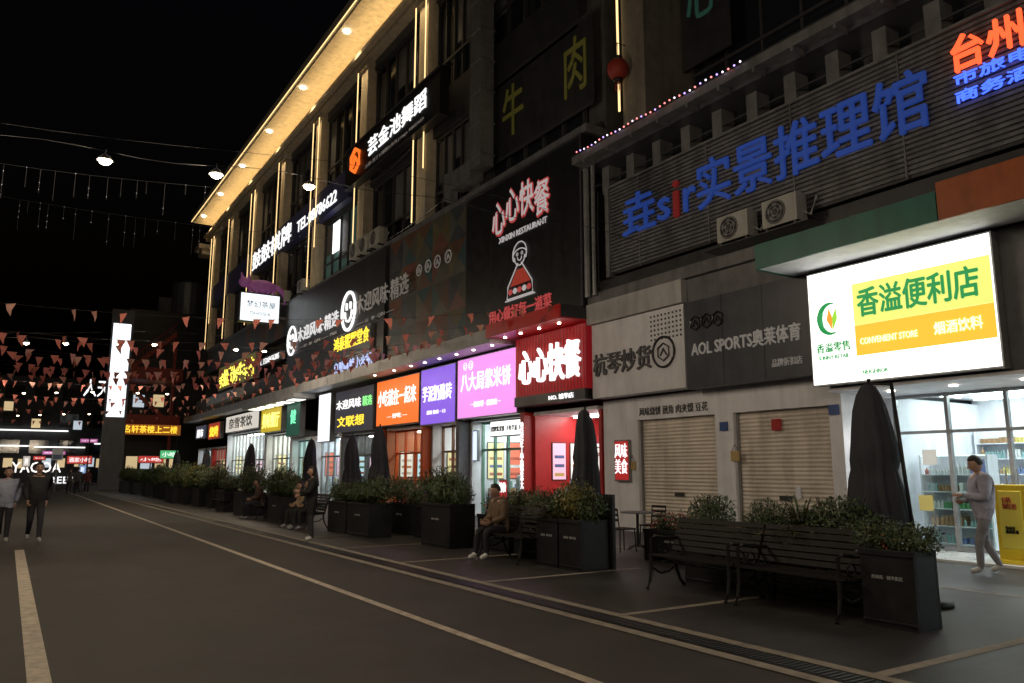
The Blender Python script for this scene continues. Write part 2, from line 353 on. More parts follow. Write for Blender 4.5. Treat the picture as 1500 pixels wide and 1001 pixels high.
# ------------------------------------------------------------------ middle + far building (y 16.9..73)
YE_=72.6
PILY=[23.7,28.2,35,42,49,56,63,69.5]
b=MB()
b.box(14.3,26,16.9,YE_,6.2,23.6,M['conc'])
b.box(17.2,26,16.9,YE_,0,6.2,M['conc'])
b.box(12.2,26.4,-8,YE_-.5,23.65,24.15,M['cream'])
b.box(12.05,12.2,-8,YE_-.4,23.72,24.3,M['cream'])
b.box(13.45,14.3,24,YE_,22.2,22.5,M['cream'])
for i,y in enumerate(PILY):
    b.box(13.6,14.3,y-.42,y+.42,11.75,22.2,M['cream'] if i else M['conc'])
    b.box(13.5,14.3,y-.5,y+.5,21.85,22.199,M['cream'])
b.box(13.0,15,71.8,73.3,20.8,21.3,M['cream']); b.box(12.7,15.2,71.6,73.6,21.3,21.7,M['cream'])
ys=[17.3]+PILY+[72.2]
for i in range(len(ys)-1):
    a=ys[i]+.45; c=ys[i+1]-.45
    for z0,z1 in((11.9,15.3),(17.3,21.6)):
        lit=(i in(3,) and z0<12)
        b.box(14.2,14.29,a,c,z0,z1,M['winteal'] if lit else M['win'])
        n=5
        for k in range(n+1):
            yy=a+(c-a)*k/n; b.box(14.08,14.2,yy-.05,yy+.05,z0,z1,M['frame'])
        for zz in(z0,z0+(z1-z0)*.3,z1): b.box(14.03,14.08,a+.05,c-.05,zz-.05,zz+.05,M['frame'])
        for k in range(n):
            if random.random()<.35:
                yy=a+(c-a)*k/n; hgt=random.uniform(.3,.9)*(z1-z0); b.box(14.185,14.197,yy+.08,yy+(c-a)/n-.08,z1-hgt,z1-.06,M['grey'])
    b.box(13.9,14.3,a,c,15.4,17.2,M['dark']); b.box(13.95,14.3,a,c,21.7,22.2,M['dark2'])
b.box(13.5,14.3,16.9,YE_,11.5,11.745,M['grey'])
b.box(12.6,14.3,20.9,YE_,5.62,6.08,M['lgrey'])
far=b.obj("commercial_building",world=False)
b=MB()
b.box(13.2,13.3,24,YE_-.3,22.55,22.62,M['warm']); b.box(13.18,13.2,24,YE_-.3,22.4,22.6,M['cream']); b.box(13.2,13.45,24,YE_-.3,22.4,22.45,M['cream'])
b.box(12.02,12.05,24,YE_-.4,23.72,23.78,M['warmv'])
for i,y in enumerate(PILY[1:]):
    b.box(13.42,13.46,y+.48,y+.52,11.9,21.8,M['warmv'])
    if i%2==0: b.box(13.42,13.46,y-.52,y-.48,14,21.8,M['warmv'])
    b.tube([(12.55,y,23.58),(12.55,y,23.65)],.16,M['dot'],10); spot((12.6,y,23.5),560,(1,.72,.38),75,far,rot=(0,math.radians(-4),0))
b.obj("cove_lighting",far)
b=MB(); b.box(13.5,13.54,15.4,15.45,11.5,23,M['warmv']); b.obj("column_led",near)
BS=mat("blue_strip",(.04,.05,.16),.5,var=.2)
b=MB(); b.box(13.5,13.88,36.5,72,15.45,17.1,BS); sg=b.obj("chess_club_sign")
text("鼓鼓棋牌",sg,55.3,46.2,15.6,16.9,13.48,M['textw'],.01); text("TEL:88786622",sg,45,38.2,15.75,16.45,13.48,M['textw'],.006)
b=MB(); b.box(13.2,13.6,25.8,36.2,15.6,17.7,M['black']); 
for t in(15.6,17.66): b.box(13.17,13.2,25.8,36.2,t,t+.04,M['frame'])
sg=b.obj("dance_studio_sign")
text("芸金池舞蹈",sg,33.2,27.0,16.35,17.25,13.18,M['textw'],.01); text("主营: 拉丁 | 舞蹈 | 少儿 | stage 18857629",sg,33.5,27.2,15.85,16.05,13.18,M['textdim'])
OR=em("orange_emblem",(1,.17,.02),1.2); b=MB()
pts=[(13.17,34.8+math.cos(t)*.6,16.75+math.sin(t)*.6) for t in[math.pi/6+k*math.pi/3 for k in range(7)]]; b.tube(pts,.1,OR,6)
b.tube([(13.17,35.1,16.5),(13.17,34.8,16.95),(13.17,34.5,16.6)],.08,OR,6); b.obj("emblem",sg)
b=MB(); b.box(13.96,14.0,38.9,39.9,13.3,15.0,M['wem']); b.obj("lit_window_poster",far)
b=MB(); b.box(13.35,13.9,16.95,23.8,6.2,11.4,M['black'])
for y in(18.6,20.3,22.0): b.box(13.345,13.35,y-.01,y+.01,6.2,11.4,M['dark'])
b.box(13.3,13.35,16.95,17.0,6.2,11.4,M['dark2']); b.box(13.3,13.35,17.0,23.8,11.34,11.4,M['dark2'])
sg=b.obj("restaurant_sign_panel")
RW=em("red_outline",(.75,.1,.1),.4); WT=em("panel_white",(.8,.75,.75),.4)
for i,(ch,z) in enumerate(zip("心心快餐",(9.5,9.75,9.75,9.5))):
    y=21.9-i*.85; text(ch,sg,y+.02,y-.8,z-.03,z+1.12,13.335,RW,.035); text(ch,sg,y,y-.78,z,z+1.1,13.32,WT,.008)
text("XINXIN RESTAURANT",sg,21.5,18.7,9.15,9.35,13.33,WT); text("用心做好每一道菜",sg,22.1,18.5,6.45,6.9,13.33,RW,.012)
b=MB(); yc=20.2
b.ell((13.33,yc,8.45),(.02,.42,.36),M['black'],16,10); 
arc=lambda r,a0,a1,y,z,sq=1:[(13.31,y+math.cos(math.radians(a))*r,z+math.sin(math.radians(a))*r*sq) for a in range(a0,a1+1,12)]
b.tube(arc(.4,-30,210,yc,8.5),.022,WT,5); b.tube(arc(.4,0,180,yc,8.45,.55),.022,WT,5); b.tube(arc(.3,180,360,yc,8.42),.022,WT,5); b.tube(arc(.12,180,360,yc,8.4),.02,WT,5)
b.tube(arc(.05,0,360,yc+.14,8.5),.015,WT,5);b.tube(arc(.05,0,360,yc-.14,8.5),.015,WT,5)
b.tube([(13.31,yc+.1,8.2),(13.31,yc+.7,7.5),(13.31,yc+.75,7.1),(13.31,yc-.75,7.1),(13.31,yc-.7,7.5),(13.31,yc-.1,8.2)],.022,WT,5)
b.face([(13.325,yc+.2,8.0),(13.325,yc+.6,7.5),(13.325,yc-.6,7.5),(13.325,yc-.2,8.0)],em("shirt_red",(.5,.05,.03),.4))
for k in range(5): b.ell((13.31,yc+.55-.27*k,7.32),(.02,.13,.1),WT if k%2 else RW,10,6)
b.tube([(13.31,yc+.85,7.05),(13.31,yc-.85,7.05)],.025,WT,5)
b.obj("cartoon_figure",sg)
gch=mat("window_character",(.2,.19,.06),.5,emis=(.5,.48,.05),es=.02); gch2=mat("window_character_teal",(.06,.17,.15),.5,emis=(.1,.5,.4),es=.03)  # unlit characters, slight brightness painted in as emission
b=MB(); b.box(13.9,13.94,17.0,22.9,12.6,15.5,M['dark']); b.box(13.85,13.9,17.0,22.9,12.5,12.6,M['frame']); b.box(13.85,13.9,17.0,22.9,15.5,15.6,M['frame']); sg=b.obj("window_sign_board")
text("牛",sg,22.1,20.8,13.2,15.1,13.85,gch,.004); text("肉",sg,18.4,17.3,13.2,15.1,13.85,gch,.004)
b=MB(); b.box(14.95,15.0,12.6,14.3,12.6,16,M['dark']); sg=b.obj("window_sign_board"); text("心",sg,14.1,12.9,13.9,15.3,14.94,gch2,.008)
b=MB(); RL=mat("lantern_red",(.3,.03,.015),.6)
b.ell((13.3,15.2,12.6),(.3,.3,.32),RL,18,10,fn=lambda p:p*(1+.03*math.cos(math.atan2(p.y,p.x)*9))); b.tube([(13.3,15.2,12.88),(13.3,15.2,12.96)],.14,M['black'],10); b.tube([(13.3,15.2,12.23),(13.3,15.2,12.3)],.14,M['black'],10); b.tube([(13.3,15.2,12.9),(13.3,15.2,13.4),(13.7,15.2,13.4)],.015,M['black'],5)
for k in range(10): b.tube([(13.3+.08*math.cos(k*.63),15.2+.08*math.sin(k*.63),12.24),(13.3+.08*math.cos(k*.63),15.2+.08*math.sin(k*.63),11.95)],.01,RL,4)
b.obj("lantern",smooth=True)
b=MB(); b.box(13.0,13.55,22.25,22.95,12.2,23.4,M['metal'])
z=12.6
while z<23: b.box(12.96,13.59,22.21,22.99,z,z+.06,M['grey']); z+=1.2
b.box(13.0,13.55,22.95,24.4,11.9,12.6,M['metal']); b.box(12.98,13.3,24.4,24.9,11.6,12.65,M['metal']); b.obj("ventilation_duct",far)
b=MB()
for y0,z0,y1,z1 in((24.5,12.3,34.4,12.0),(36,11.9,48,12.1),(17,11.6,22,11.55),(28.7,15.5,34.5,15.42)):
    b.tube([(13.55,y0+(y1-y0)*k/10,z0+(z1-z0)*k/10-.25*math.sin(math.pi*k/10)) for k in range(11)],.018,M['black'],4)
b.obj("facade_cables",far)
tc=[mat("tri%d"%i,c,.55,var=.2) for i,c in enumerate([(.055,.06,.065),(.11,.055,.035),(.035,.08,.09),(.085,.08,.06),(.16,.055,.035),(.04,.045,.06),(.08,.085,.085),(.12,.1,.045)])]
def tripanel(y0,y1,z0,z1,X,s,name):
    b=MB(); b.box(X+.02,X+.4,y0,y1,z0,z1,M['dark']); ny=max(1,round((y1-y0)/s)); nz=max(1,round((z1-z0)/s)); dy=(y1-y0)/ny; dz=(z1-z0)/nz
    for i in range(ny):
        for j in range(nz):
            a=(X,y0+i*dy,z0+j*dz);c=(X,y0+(i+1)*dy,z0+j*dz);d=(X,y0+(i+1)*dy,z0+(j+1)*dz);e=(X,y0+i*dy,z0+(j+1)*dz); mid=(X-.03,y0+(i+.5)*dy,z0+(j+.5)*dz)
            for q in((a,c),(c,d),(d,e),(e,a)): b.face([q[0],q[1],mid],random.choice(tc))
    return b.obj(name)
tripanel(23.9,30.9,6.15,11.45,13.45,1.3,"geometric_wall_panel")
tripanel(45.3,72,9.6,11.45,13.45,1.8,"geometric_wall_panel")
tripanel(45.3,72,6.15,7.5,13.45,1.4,"geometric_wall_panel")
b=MB(); JP=mat("panel_charcoal",(.03,.03,.033),.45,var=.3,dirt=.3)
b.box(13.3,13.85,31.0,45.2,6.15,11.45,JP); b.box(13.27,13.3,31,45.2,8.1,8.14,M['dark2'])
sg=b.obj("restaurant_sign_panel")
def smile(b,y,z,r,m,X=13.24):
    b.tube([(X,y+math.cos(t)*r,z+math.sin(t)*r*1.1) for t in[k*math.pi/12 for k in range(25)]],r*.09,m,6)
    b.tube([(X,y+math.cos(t)*r*.55,z+math.sin(t)*r*.6) for t in[math.pi+k*math.pi/8 for k in range(9)]],r*.07,m,6)
    b.tube([(X,y+r*.3,z+r*.1),(X,y+r*.3,z+r*.5)],r*.07,m,6); b.tube([(X,y-r*.3,z+r*.1),(X,y-r*.3,z+r*.5)],r*.07,m,6)
b=MB(); smile(b,44.2,9.0,.75,M['textw']); smile(b,35.2,9.2,.85,M['textw']); b.obj("smile_logo",sg)
TG=em("grey_glow_letters",(.85,.85,.87),.75)
text("木迎风味·精选",sg,43.2,36.6,8.75,9.55,13.26,TG,.008); text("—— RI · BI · QIN —— 1985",sg,43.2,36.8,8.3,8.48,13.26,M['textdim'])
text("木迎风味·精选",sg,34.1,28.4,8.8,9.7,13.22,M['textdim'],.006); text("—— RI · BI · QIN ——",sg,34,29.8,8.25,8.45,13.24,M['textdim'])
b=MB(); cir=M['textdim']
for y,r in((27.7,.22),(26.9,.24),(26.1,.24),(25.2,.24)):
    b.tube([(13.36,y+math.cos(t)*r,9.6+math.sin(t)*r) for t in[k*math.pi/8 for k in range(17)]],.03,cir,5); b.tube([(13.36,y-.1,9.5),(13.36,y,9.7),(13.36,y+.1,9.5)],.03,cir,5)
b.obj("round_icons",sg)
# ------------------------------------------------------------------ shop fascias and interiors
def ledsign(name,y0,y1,z0,z1,col,s,texts,X=13.5,depth=.3,frame=None):
    b=MB(); b.box(X,X+depth,y0,y1,z0,z1,frame or M['metal']); b.box(X-.015,X,y0+.04,y1-.04,z0+.04,z1-.04,em(name+"_face",col,s,(max(col)*s>.4)))
    o=b.obj(name)
    for t in texts: text(t[0],o,t[1],t[2],t[3],t[4],X-.02,t[5],t[6] if len(t)>6 else 0,.02)
    return o
TW=M['textw']; YL=em("yellow_letters",(1,.72,.05),1.3)
RT=mat("red_lattice",(.15,.01,.012),.5,emis=(.22,.006,.01),es=.5); RL2=mat("lattice_bar",(.35,.02,.02),.4,emis=(.4,.01,.015),es=.4)
b=MB(); b.box(13.35,13.9,16.9,20.5,3.85,5.7,RT)
y=17.0
while y<20.5: b.box(13.335,13.35,y,y+.02,3.87,5.68,RL2); y+=.16
b.box(13.3,13.9,16.9,20.5,3.55,3.85,M['black'])
sg=b.obj("fast_food_sign")
text("心心快餐",sg,20.2,17.1,4.2,5.3,13.3,em("bright_white",(1,.97,.95),1.5),.008,.05); text("NO. 城华店",sg,18.6,17.4,3.62,3.78,13.28,TW)
b=MB(); CR=mat("canopy_red",(.6,.03,.03),.35); b.box(12.5,13.9,16.9,20.88,5.76,5.8,CR); b.box(12.45,12.5,16.9,20.88,5.74,6.15,CR); b.box(12.5,13.9,16.9,20.88,5.8,6.15,M['dark'])
for y in(17.6,18.6,19.6,20.5): b.tube([(12.95,y,5.74),(12.95,y,5.758)],.05,M['dot'],10); spot((12.95,y,5.7),26,(1,.85,.8),110)
b.obj("red_canopy",far)
b=MB()
for y in(21.3,22.5,23.7,25,26.2,27.4,29,31): b.tube([(12.95,y,5.6),(12.95,y,5.62)],.05,M['dot'],10)
for y in(22,24,26.5): spot((12.95,y,5.55),30,(1,.62,1),110)
for y in(29.5,48,56): spot((12.95,y,5.3),45,(1,.8,.6),120)
b.obj("canopy_downlights",far)
ledsign("rice_cake_shop_sign",20.65,24.6,3.38,5.55,(.75,.26,.72),1.2,[("八大局紫米饼",24.3,21.0,4.35,5.0,TW,.01),("一枚好饼 · 就是窑一",23.6,21.6,3.75,3.95,TW)])
ledsign("milk_tea_shop_sign",24.75,27.6,3.3,5.5,(.2,.09,.6),1.25,[("芋泥奶酪砖",27.4,25.0,4.2,4.8,TW,.01),("甜蜜 奶香 一口",27,25.5,3.7,3.85,TW)])
ledsign("snack_shop_sign",27.75,32,3.45,5.45,(.85,.15,.02),1.2,[("小吃就在一起来",31.8,28,4.3,5.0,TW,.01),("— 好吃 —",30.8,28.8,3.75,3.95,TW)])
b=MB(); smile(b,23.6,5.25,.14,TW,13.47); smile(b,24.0,5.25,.12,TW,13.47); b.obj("shop_emblem")
ledsign("noodle_shop_sign",32.4,37.2,3.4,5.4,(.03,.03,.04),1,[("木迎风味",37.0,33.8,4.5,4.95,TW,.01),("文联想",36.8,33.4,3.65,4.15,YL,.01),("精选",33.6,32.5,4.5,4.95,em("g",(.3,1,.3),1),.01)])
ledsign("yellow_letter_sign",32.0,36.8,6.9,8.1,(.02,.02,.02),1,[("鸿泰熙熙堂食",36.6,32.1,7.3,8.0,YL,.01)],X=13.1)
ledsign("blue_letter_sign",31.5,36.6,6.15,6.85,(.02,.02,.03),1,[("自助麻辣小火锅",36.4,31.7,6.25,6.75,em("bl",(.5,.6,1),1.),.005)],X=13.1)
ledsign("white_light_sign",37.9,39.7,3.0,5.5,(.9,.95,1),1.2,[])
ledsign("green_shop_sign",42.8,45.3,3.5,5.5,(.01,.06,.04),1,[("健",44.5,43.5,4.2,5.0,em("gr",(.2,.9,.5),1.1),.01)])
ledsign("yellow_shop_sign",46.4,50.8,3.9,5.4,(.5,.36,.02),1,[("美味餐厅",50.4,46.8,4.2,5.1,em("yl2",(1,.95,.2),1.6),.02)])
ledsign("tea_shop_sign",51.4,60.5,4.3,5.5,(.75,.7,.62),.85,[("奈雪茶饮",59.5,53,4.55,5.3,M['frame'],.01)])
ledsign("hotpot_sign",51.8,62.6,7.6,9.4,(.08,.06,.01),1,[("余姐炭烤牛羊肉",62.3,52.2,7.8,9.1,em("yl3",(1,.82,.1),1.9),.015)],X=13.2)
ledsign("small_white_sign",46.2,50.8,8.2,8.7,(.02,.02,.02),1,[("T. 15268656305",50.6,46.4,8.25,8.6,TW)],X=13.2)
ledsign("corner_shop_sign",62.5,66.5,4.0,5.3,(.5,.05,.03),.6,[("烧烤",66,63,4.2,5,YL,.02)])
ledsign("corner_shop_sign",67.5,71.6,4.2,5.3,(.03,.05,.1),.7,[("超市",71,68.5,4.3,5,TW,.02)])
b=MB(); b.box(12.3,13.45,40.2,50.9,5.35,5.6,M['lgrey']); b.box(12.1,12.6,52,61,6.3,6.9,M['lgrey'])
for y in(41,43,45,47,49): b.box(12.5,13.2,y,y+1.2,5.33,5.349,em("soffit_panel%d"%y,(1,.95,.85),2.2,True))
b.obj("lit_awning",far)
POST=[em("poster_lit%d"%i,c,.8) for i,c in enumerate([(1,.95,.88),(.9,.2,.12),(1,.8,.4),(.7,.9,1),(.95,.55,.7)])]
def room(y0,y1,wall,light,ceilz=3.3,back=17.0,frontx=14.4,name="shop_interior",door=True):
    b=MB(); b.box(back,back+.15,y0,y1,.01,ceilz,wall); b.box(13.95,back,y0,y0+.12,.01,ceilz,wall); b.box(13.95,back,y1-.12,y1,.01,ceilz,wall)
    b.box(13.9,back,y0+.12,y1-.12,ceilz,ceilz+.1,M['white']); b.box(13.95,back,y0+.12,y1-.12,.008,.03,T1)
    b.box(15.2,15.5,y0+.5,y1-.5,ceilz-.06,ceilz-.01,light)
    b.box(15.9,16.4,y0+.5,y1-.9,.03,1.05,M['lgrey']); b.box(15.85,16.45,y0+.45,y1-.85,1.05,1.1,M['frame'])
    n=max(2,int((y1-y0)/1.1))
    for k in range(n):
        a=y0+.3+(y1-y0-.6)*k/n; b.box(back-.06,back-.01,a+.05,a+(y1-y0-.6)/n-.05,1.9,2.7,random.choice(POST))
    x=14.6
    while x<16.6:
        w_=random.uniform(.45,.7); zt=random.uniform(2.2,2.6); b.box(x-.03,x+w_+.03,y1-.15,y1-.121,1.27,zt+.03,M['frame']); b.box(x,x+w_,y1-.165,y1-.151,1.3,zt,random.choice(POST)); 
        for q in range(3): b.box(x+.06,x+w_-.06,y1-.17,y1-.166,1.4+q*.28,1.5+q*.28,random.choice(pc))
        x+=w_+random.uniform(.12,.25)
    b.box(14.6,15.8,y1-.6,y1-.17,.03,.95,random.choice([M['lgrey'],pc[5],pc[4]]))
    for k in range(7):
        xx=14.62+k*.165; b.tube([(xx,y1-.4,.951),(xx,y1-.4,.96+random.uniform(.1,.3))],random.uniform(.03,.06),random.choice(pc),8)
    for k in range(14):
        yy=random.uniform(y0+.6,y1-1.1); hh=random.uniform(.1,.3); b.box(16.0,16.2,yy,yy+random.uniform(.08,.25),1.101,1.1+hh,random.choice(pc))
    o=b.obj(name,far)
    if door:
        b=MB(); b.box(frontx,frontx+.02,y0+.12,y1-.12,.05,ceilz,M['glass'])
        n=max(2,round((y1-y0)/1.0))
        for k in range(n+1):
            yy=y0+.12+(y1-y0-.24)*k/n; b.box(frontx-.05,frontx+.06,yy-.03,yy+.03,.03,ceilz,door if door is not True else M['metal'])
        for z in(.1,2.3,ceilz-.04): b.box(frontx-.045,frontx+.055,y0+.12,y1-.12,z-.04,z+.04,door if door is not True else M['metal'])
        b.obj("shopfront_glazing",far)
L=lambda n,c,s:em(n,c,s,True)
redw=mat("red_interior",(.45,.03,.03),.4,var=.1)
oj=mat("orange_frame",(.6,.1,.02),.4); gd=mat("green_frame",(.12,.25,.18),.4); br=mat("brown_door",(.2,.08,.04),.4)
room(17.0,20.4,redw,L("l1",(1,.92,.88),28),door=False)
room(20.75,24.4,M['white'],L("l2",(1,.98,.95),38),door=gd)
room(24.75,27.5,M['white'],L("l3",(1,.9,.8),22),door=br)
room(27.8,31.9,mat("ow",(.5,.2,.12),.5),L("l4",(1,.8,.6),20),door=oj)
room(32.2,37.4,M['grey'],L("l5",(1,.9,.8),14)); room(37.5,41.6,M['white'],L("l6",(.95,1,1),22)); room(41.8,45.6,M['white'],L("l7",(.7,1,.85),22))
room(45.8,51,M['white'],L("l8",(1,.9,.7),34),ceilz=3.8); room(51.2,61.8,M['white'],L("l9",(1,.93,.82),40),ceilz=4.2); room(62,67,redw,L("l10",(1,.7,.5),20)); room(67.2,72.4,M['white'],L("l11",(1,.95,.9),18))
ledsign("menu_light_box",20.9,23.2,2.72,3.28,(1,1,.97),1.5,[("招牌紫米饼  手作芋泥  现烤",23.1,21.0,2.9,3.08,M['frame'])],X=14.05,depth=.15)
ledsign("menu_screen",24.0,24.35,1.9,3.0,(.7,.8,1),1.2,[],X=14.0,depth=.1)
ledsign("menu_board",17.4,18.0,1.2,2.3,(1,.96,.9),1.1,[("套餐 18元",17.95,17.45,2.0,2.15,pc[0]),("红烧牛肉",17.9,17.5,1.4,1.6,pc[5],.02)],X=15.2,depth=.06)
ledsign("menu_board",18.4,19.1,1.2,2.3,(1,.93,.85),1.1,[("招牌 22元",19.0,18.5,2.0,2.15,pc[0]),("卤味拼盘",19.0,18.5,1.4,1.6,pc[2],.02)],X=15.2,depth=.06)
ledsign("menu_board",15.75,16.35,1.3,2.4,(.45,.02,.02),.7,[("风味\n美食",16.3,15.8,1.5,2.3,TW)],X=13.85,depth=.06)
b=MB(); b.box(13.6,13.95,20.4,20.62,0,3.4,redw); sg=b.obj("red_pillar_banner"); text("湾湾牛小碗菜无",sg,20.6,20.42,1.0,3.1,13.585,TW,vert=True)
b=MB(); b.box(13.6,13.95,27.55,27.75,0,3.3,oj); b.box(13.6,13.95,31.95,32.15,0,3.4,oj); b.obj("orange_pillar")
b=MB(); b.box(13.5,13.95,24.45,24.7,0,3.3,M['grey']); b.obj("shop_pillar")
b=MB(); b.box(10.6,13.0,46,46.4,10.2,12.0,M['frame']); b.box(10.68,12.92,45.97,46,10.28,11.92,em("box_white",(.9,.97,1),1.3,True)); b.box(13,13.5,46.1,46.3,10.6,10.7,M['metal']); b.box(13,13.5,46.1,46.3,11.5,11.6,M['metal'])
sg=b.obj("projecting_light_box")
b=MB(); PU=mat("creature_purple",(.3,.12,.3),.6,var=.3,emis=(.4,.08,.4),es=.08)
b.ell((11.9,46.2,12.45),(.95,.28,.42),PU,16,10); b.ell((10.9,46.2,12.6),(.38,.28,.32),PU,12,8); b.tube([(10.75,46.2,12.8),(10.65,46.2,13.2)],[.14,.02],PU,6); b.tube([(11.1,46.2,12.8),(11.15,46.2,13.2)],[.14,.02],PU,6); b.tube([(12.7,46.2,12.5),(13.1,46.2,12.3),(13.3,46.1,11.8),(13.2,46.0,11.4)],[.2,.15,.08,.03],PU,8)
for x in(11.2,11.6,12.3,12.6): b.tube([(x,46.1,12.3),(x-.05,46.0,12.02)],[.1,.08],PU,8)
b.obj("purple_mascot",sg,smooth=True)
text("梦幻茶屋",sg,11.0,12.7,11.1,11.5,45.95,mat("lbtxt",(.15,.25,.4),.5),0,face='S'); text("TEA HOUSE 46",sg,11.2,12.4,10.65,10.85,45.95,mat("lbtxt2",(.3,.4,.5),.5),0,face='S')
# ------------------------------------------------------------------ far background
b=MB(); b.box(-30,26,112,125,0,13,M['dark']); 
for i in range(18):
    for j in range(3):
        b.box(-28+i*3,-26+i*3,111.9,111.99,3.6+j*3.3,5.2+j*3.3,M['win'])
for x0,x1,z in((-8,6,6.3),(-4,2,4.4),(2.5,8,4.3),(9,13,4.8)): b.box(x0,x1,111.5,111.9,z,z+.14,M['wem'])
WW=em("distant_window_warm",(1,.75,.4),.6); WC=em("distant_window_cool",(.8,.9,1),.6)
for i,(x,z) in enumerate(((-2,3.0),(-.5,3.0),(1,2.9),(3.5,3),(5,3),(7,3.1),(8.2,3.1),(9.4,3.0),(11,7),(12.2,3),(13.6,3),(2,7.8),(6.5,7.7),(-1,9.8))): b.box(x,x+.95,111.86,111.9,z-1.1,z,WC if i%3==0 else WW)
bg=b.obj("distant_building")
text("YAGOA",bg,.4,5.4,1.3,2.5,108,em("neonw",(1,.95,.9),1.3),.01,face='S'); text("STREET",bg,3,7,-.0,.8,108,TW,.01,face='S')
b=MB(); b.box(6.1,7.75,69.6,70.3,0,14.6,M['dark2']); b.box(6.25,7.55,69.55,69.6,5.8,13.4,em("pylon_white",(.9,.95,1),1.7,True)); b.obj("led_pylon_sign")
RS=mat("red_steel",(.24,.03,.02),.5,var=.3,emis=(.5,.05,.02),es=.012); b=MB()  # steel is no lamp; a faint red glow is added to its colour
b.box(8.4,8.65,80,80.3,0,12,RS); b.box(12.6,12.85,80,80.3,0,14,RS)
for z in(5.5,10): b.box(8,13.5,79.8,84,z,z+.3,RS); b.box(8,13.5,79.75,79.8,z+.3,z+1.2,RS)
for k in range(16): b.box(8.4+.27*k,8.7+.27*k,79.9,81.5,10.5+.25*k,10.62+.25*k,RS); b.box(8.5+.27*k,8.53+.27*k,79.85,79.88,10.6+.25*k,11.6+.25*k,RS)
b.face([(8.4,79.7,10.3),(12.7,79.7,14.4),(12.7,79.7,14.9),(8.4,79.7,10.8)],RS); b.tube([(8.4,79.87,11.6),(12.7,79.87,15.6)],.05,RS,6)
for k in range(14): b.box(8.5+.3*k,8.8+.3*k,79.9,81.5,9.6-.28*k,9.72-.28*k,RS)
b.face([(12.7,79.7,5.6),(8.4,79.7,9.5),(8.4,79.7,10.0),(12.7,79.7,6.1)],RS)
b.obj("red_steel_staircase")
b=MB(); b.box(9,26,84,100,0,17.5,M['dark']); b.tube([(14.8,88,17.5),(14.8,88,21.4),(14.8,88,21.9)],[1.6,1.6,.4],M['metal'],16); b.box(12,13.2,88,89,17.5,19.8,M['grey'])
for k in range(9): b.tube([(12+k*.3,86,17.5),(12+k*.3,86,18.4)],.03,M['metal'],5)
for x,z,m in((9.6,2.9,WW),(10.9,2.9,WC),(12.2,2.9,WW),(13.4,2.9,WW),(9.8,8.9,WC),(11.6,9,WW)): b.box(x,x+1,83.9,83.98,z-1.2,z,m)
b.tube([(11.5,86,18.4),(14.6,86,18.4)],.03,M['metal'],5); b.obj("stair_tower_building")
b=MB(); b.box(8,13,76,76.3,4.7,5.6,mat("orange_board",(.4,.12,.02),.5,emis=(.6,.2,.03),es=.3)); b.tube([(8.2,76.2,0),(8.2,76.2,4.7)],.06,M['frame'],6); b.tube([(12.8,76.2,0),(12.8,76.2,4.7)],.06,M['frame'],6); sg=b.obj("stair_direction_sign"); text("名轩茶楼上二楼",sg,8.3,12.7,4.85,5.5,75.95,YL,.01,face='S')
b=MB(); b.box(5.9,10.4,86,86.1,8.4,8.5,M['frame']); b.tube([(6.5,86.05,0),(6.5,86.05,8.4)],.06,M['frame'],6); b.tube([(9.9,86.05,0),(9.9,86.05,8.4)],.06,M['frame'],6); sg=b.obj("neon_sign"); text("人天下字",sg,5.6,10.2,8.7,10.4,85.9,TW,.01,face='S')
text("火锅·烤肉·自助",sg,10.3,14,7.7,8.3,85.9,em("or2",(1,.4,.05),1.2),.01,face='S')
cols=[(1,.1,.08),(.2,1,.4),(1,.9,.8),(1,.3,.7),(.4,.6,1)]
for i,(x,y,z,w,h) in enumerate([(5.2,95,2.2,2.4,.9),(9,98,2.4,3,.9),(-2.6,96,1.5,1.2,1.8),(3.2,105,3.3,2.4,.5),(8.2,90,1.3,1.4,1.4),(10,79,2.2,2.2,.7),(7.2,82,1.6,.8,1.5),(1.2,92,1.9,.7,1.1),(6.6,100,4.6,1.8,.5),(5.9,88,1.2,.7,.9),(2.2,98,2.6,1.2,.5),(11.6,77.5,2.6,1.6,.8)]):
    b=MB(); b.box(x,x+w,y,y+.2,z,z+h,M['frame']); b.box(x+.05,x+w-.05,y-.02,y,z+.05,z+h-.05,em("nb%d"%i,cols[i%5],.45)); b.box(x+w/2-.05,x+w/2+.05,y+.05,y+.15,0,z,M['frame']); sg=b.obj("distant_shop_sign"); text("酒家小吃"[i%3:],sg,x+.2,x+w-.2,z+.2,z+h-.2,y-.03,TW,.01,face='S')
b=MB(); b.tube([(3.0,66,0),(3.0,66,3.1)],.04,M['metal']); b.box(2.65,3.35,65.9,65.95,2.3,3.2,M['textdim']); b.box(2.73,3.27,65.88,65.9,2.38,2.7,pc[3]); b.obj("traffic_sign")
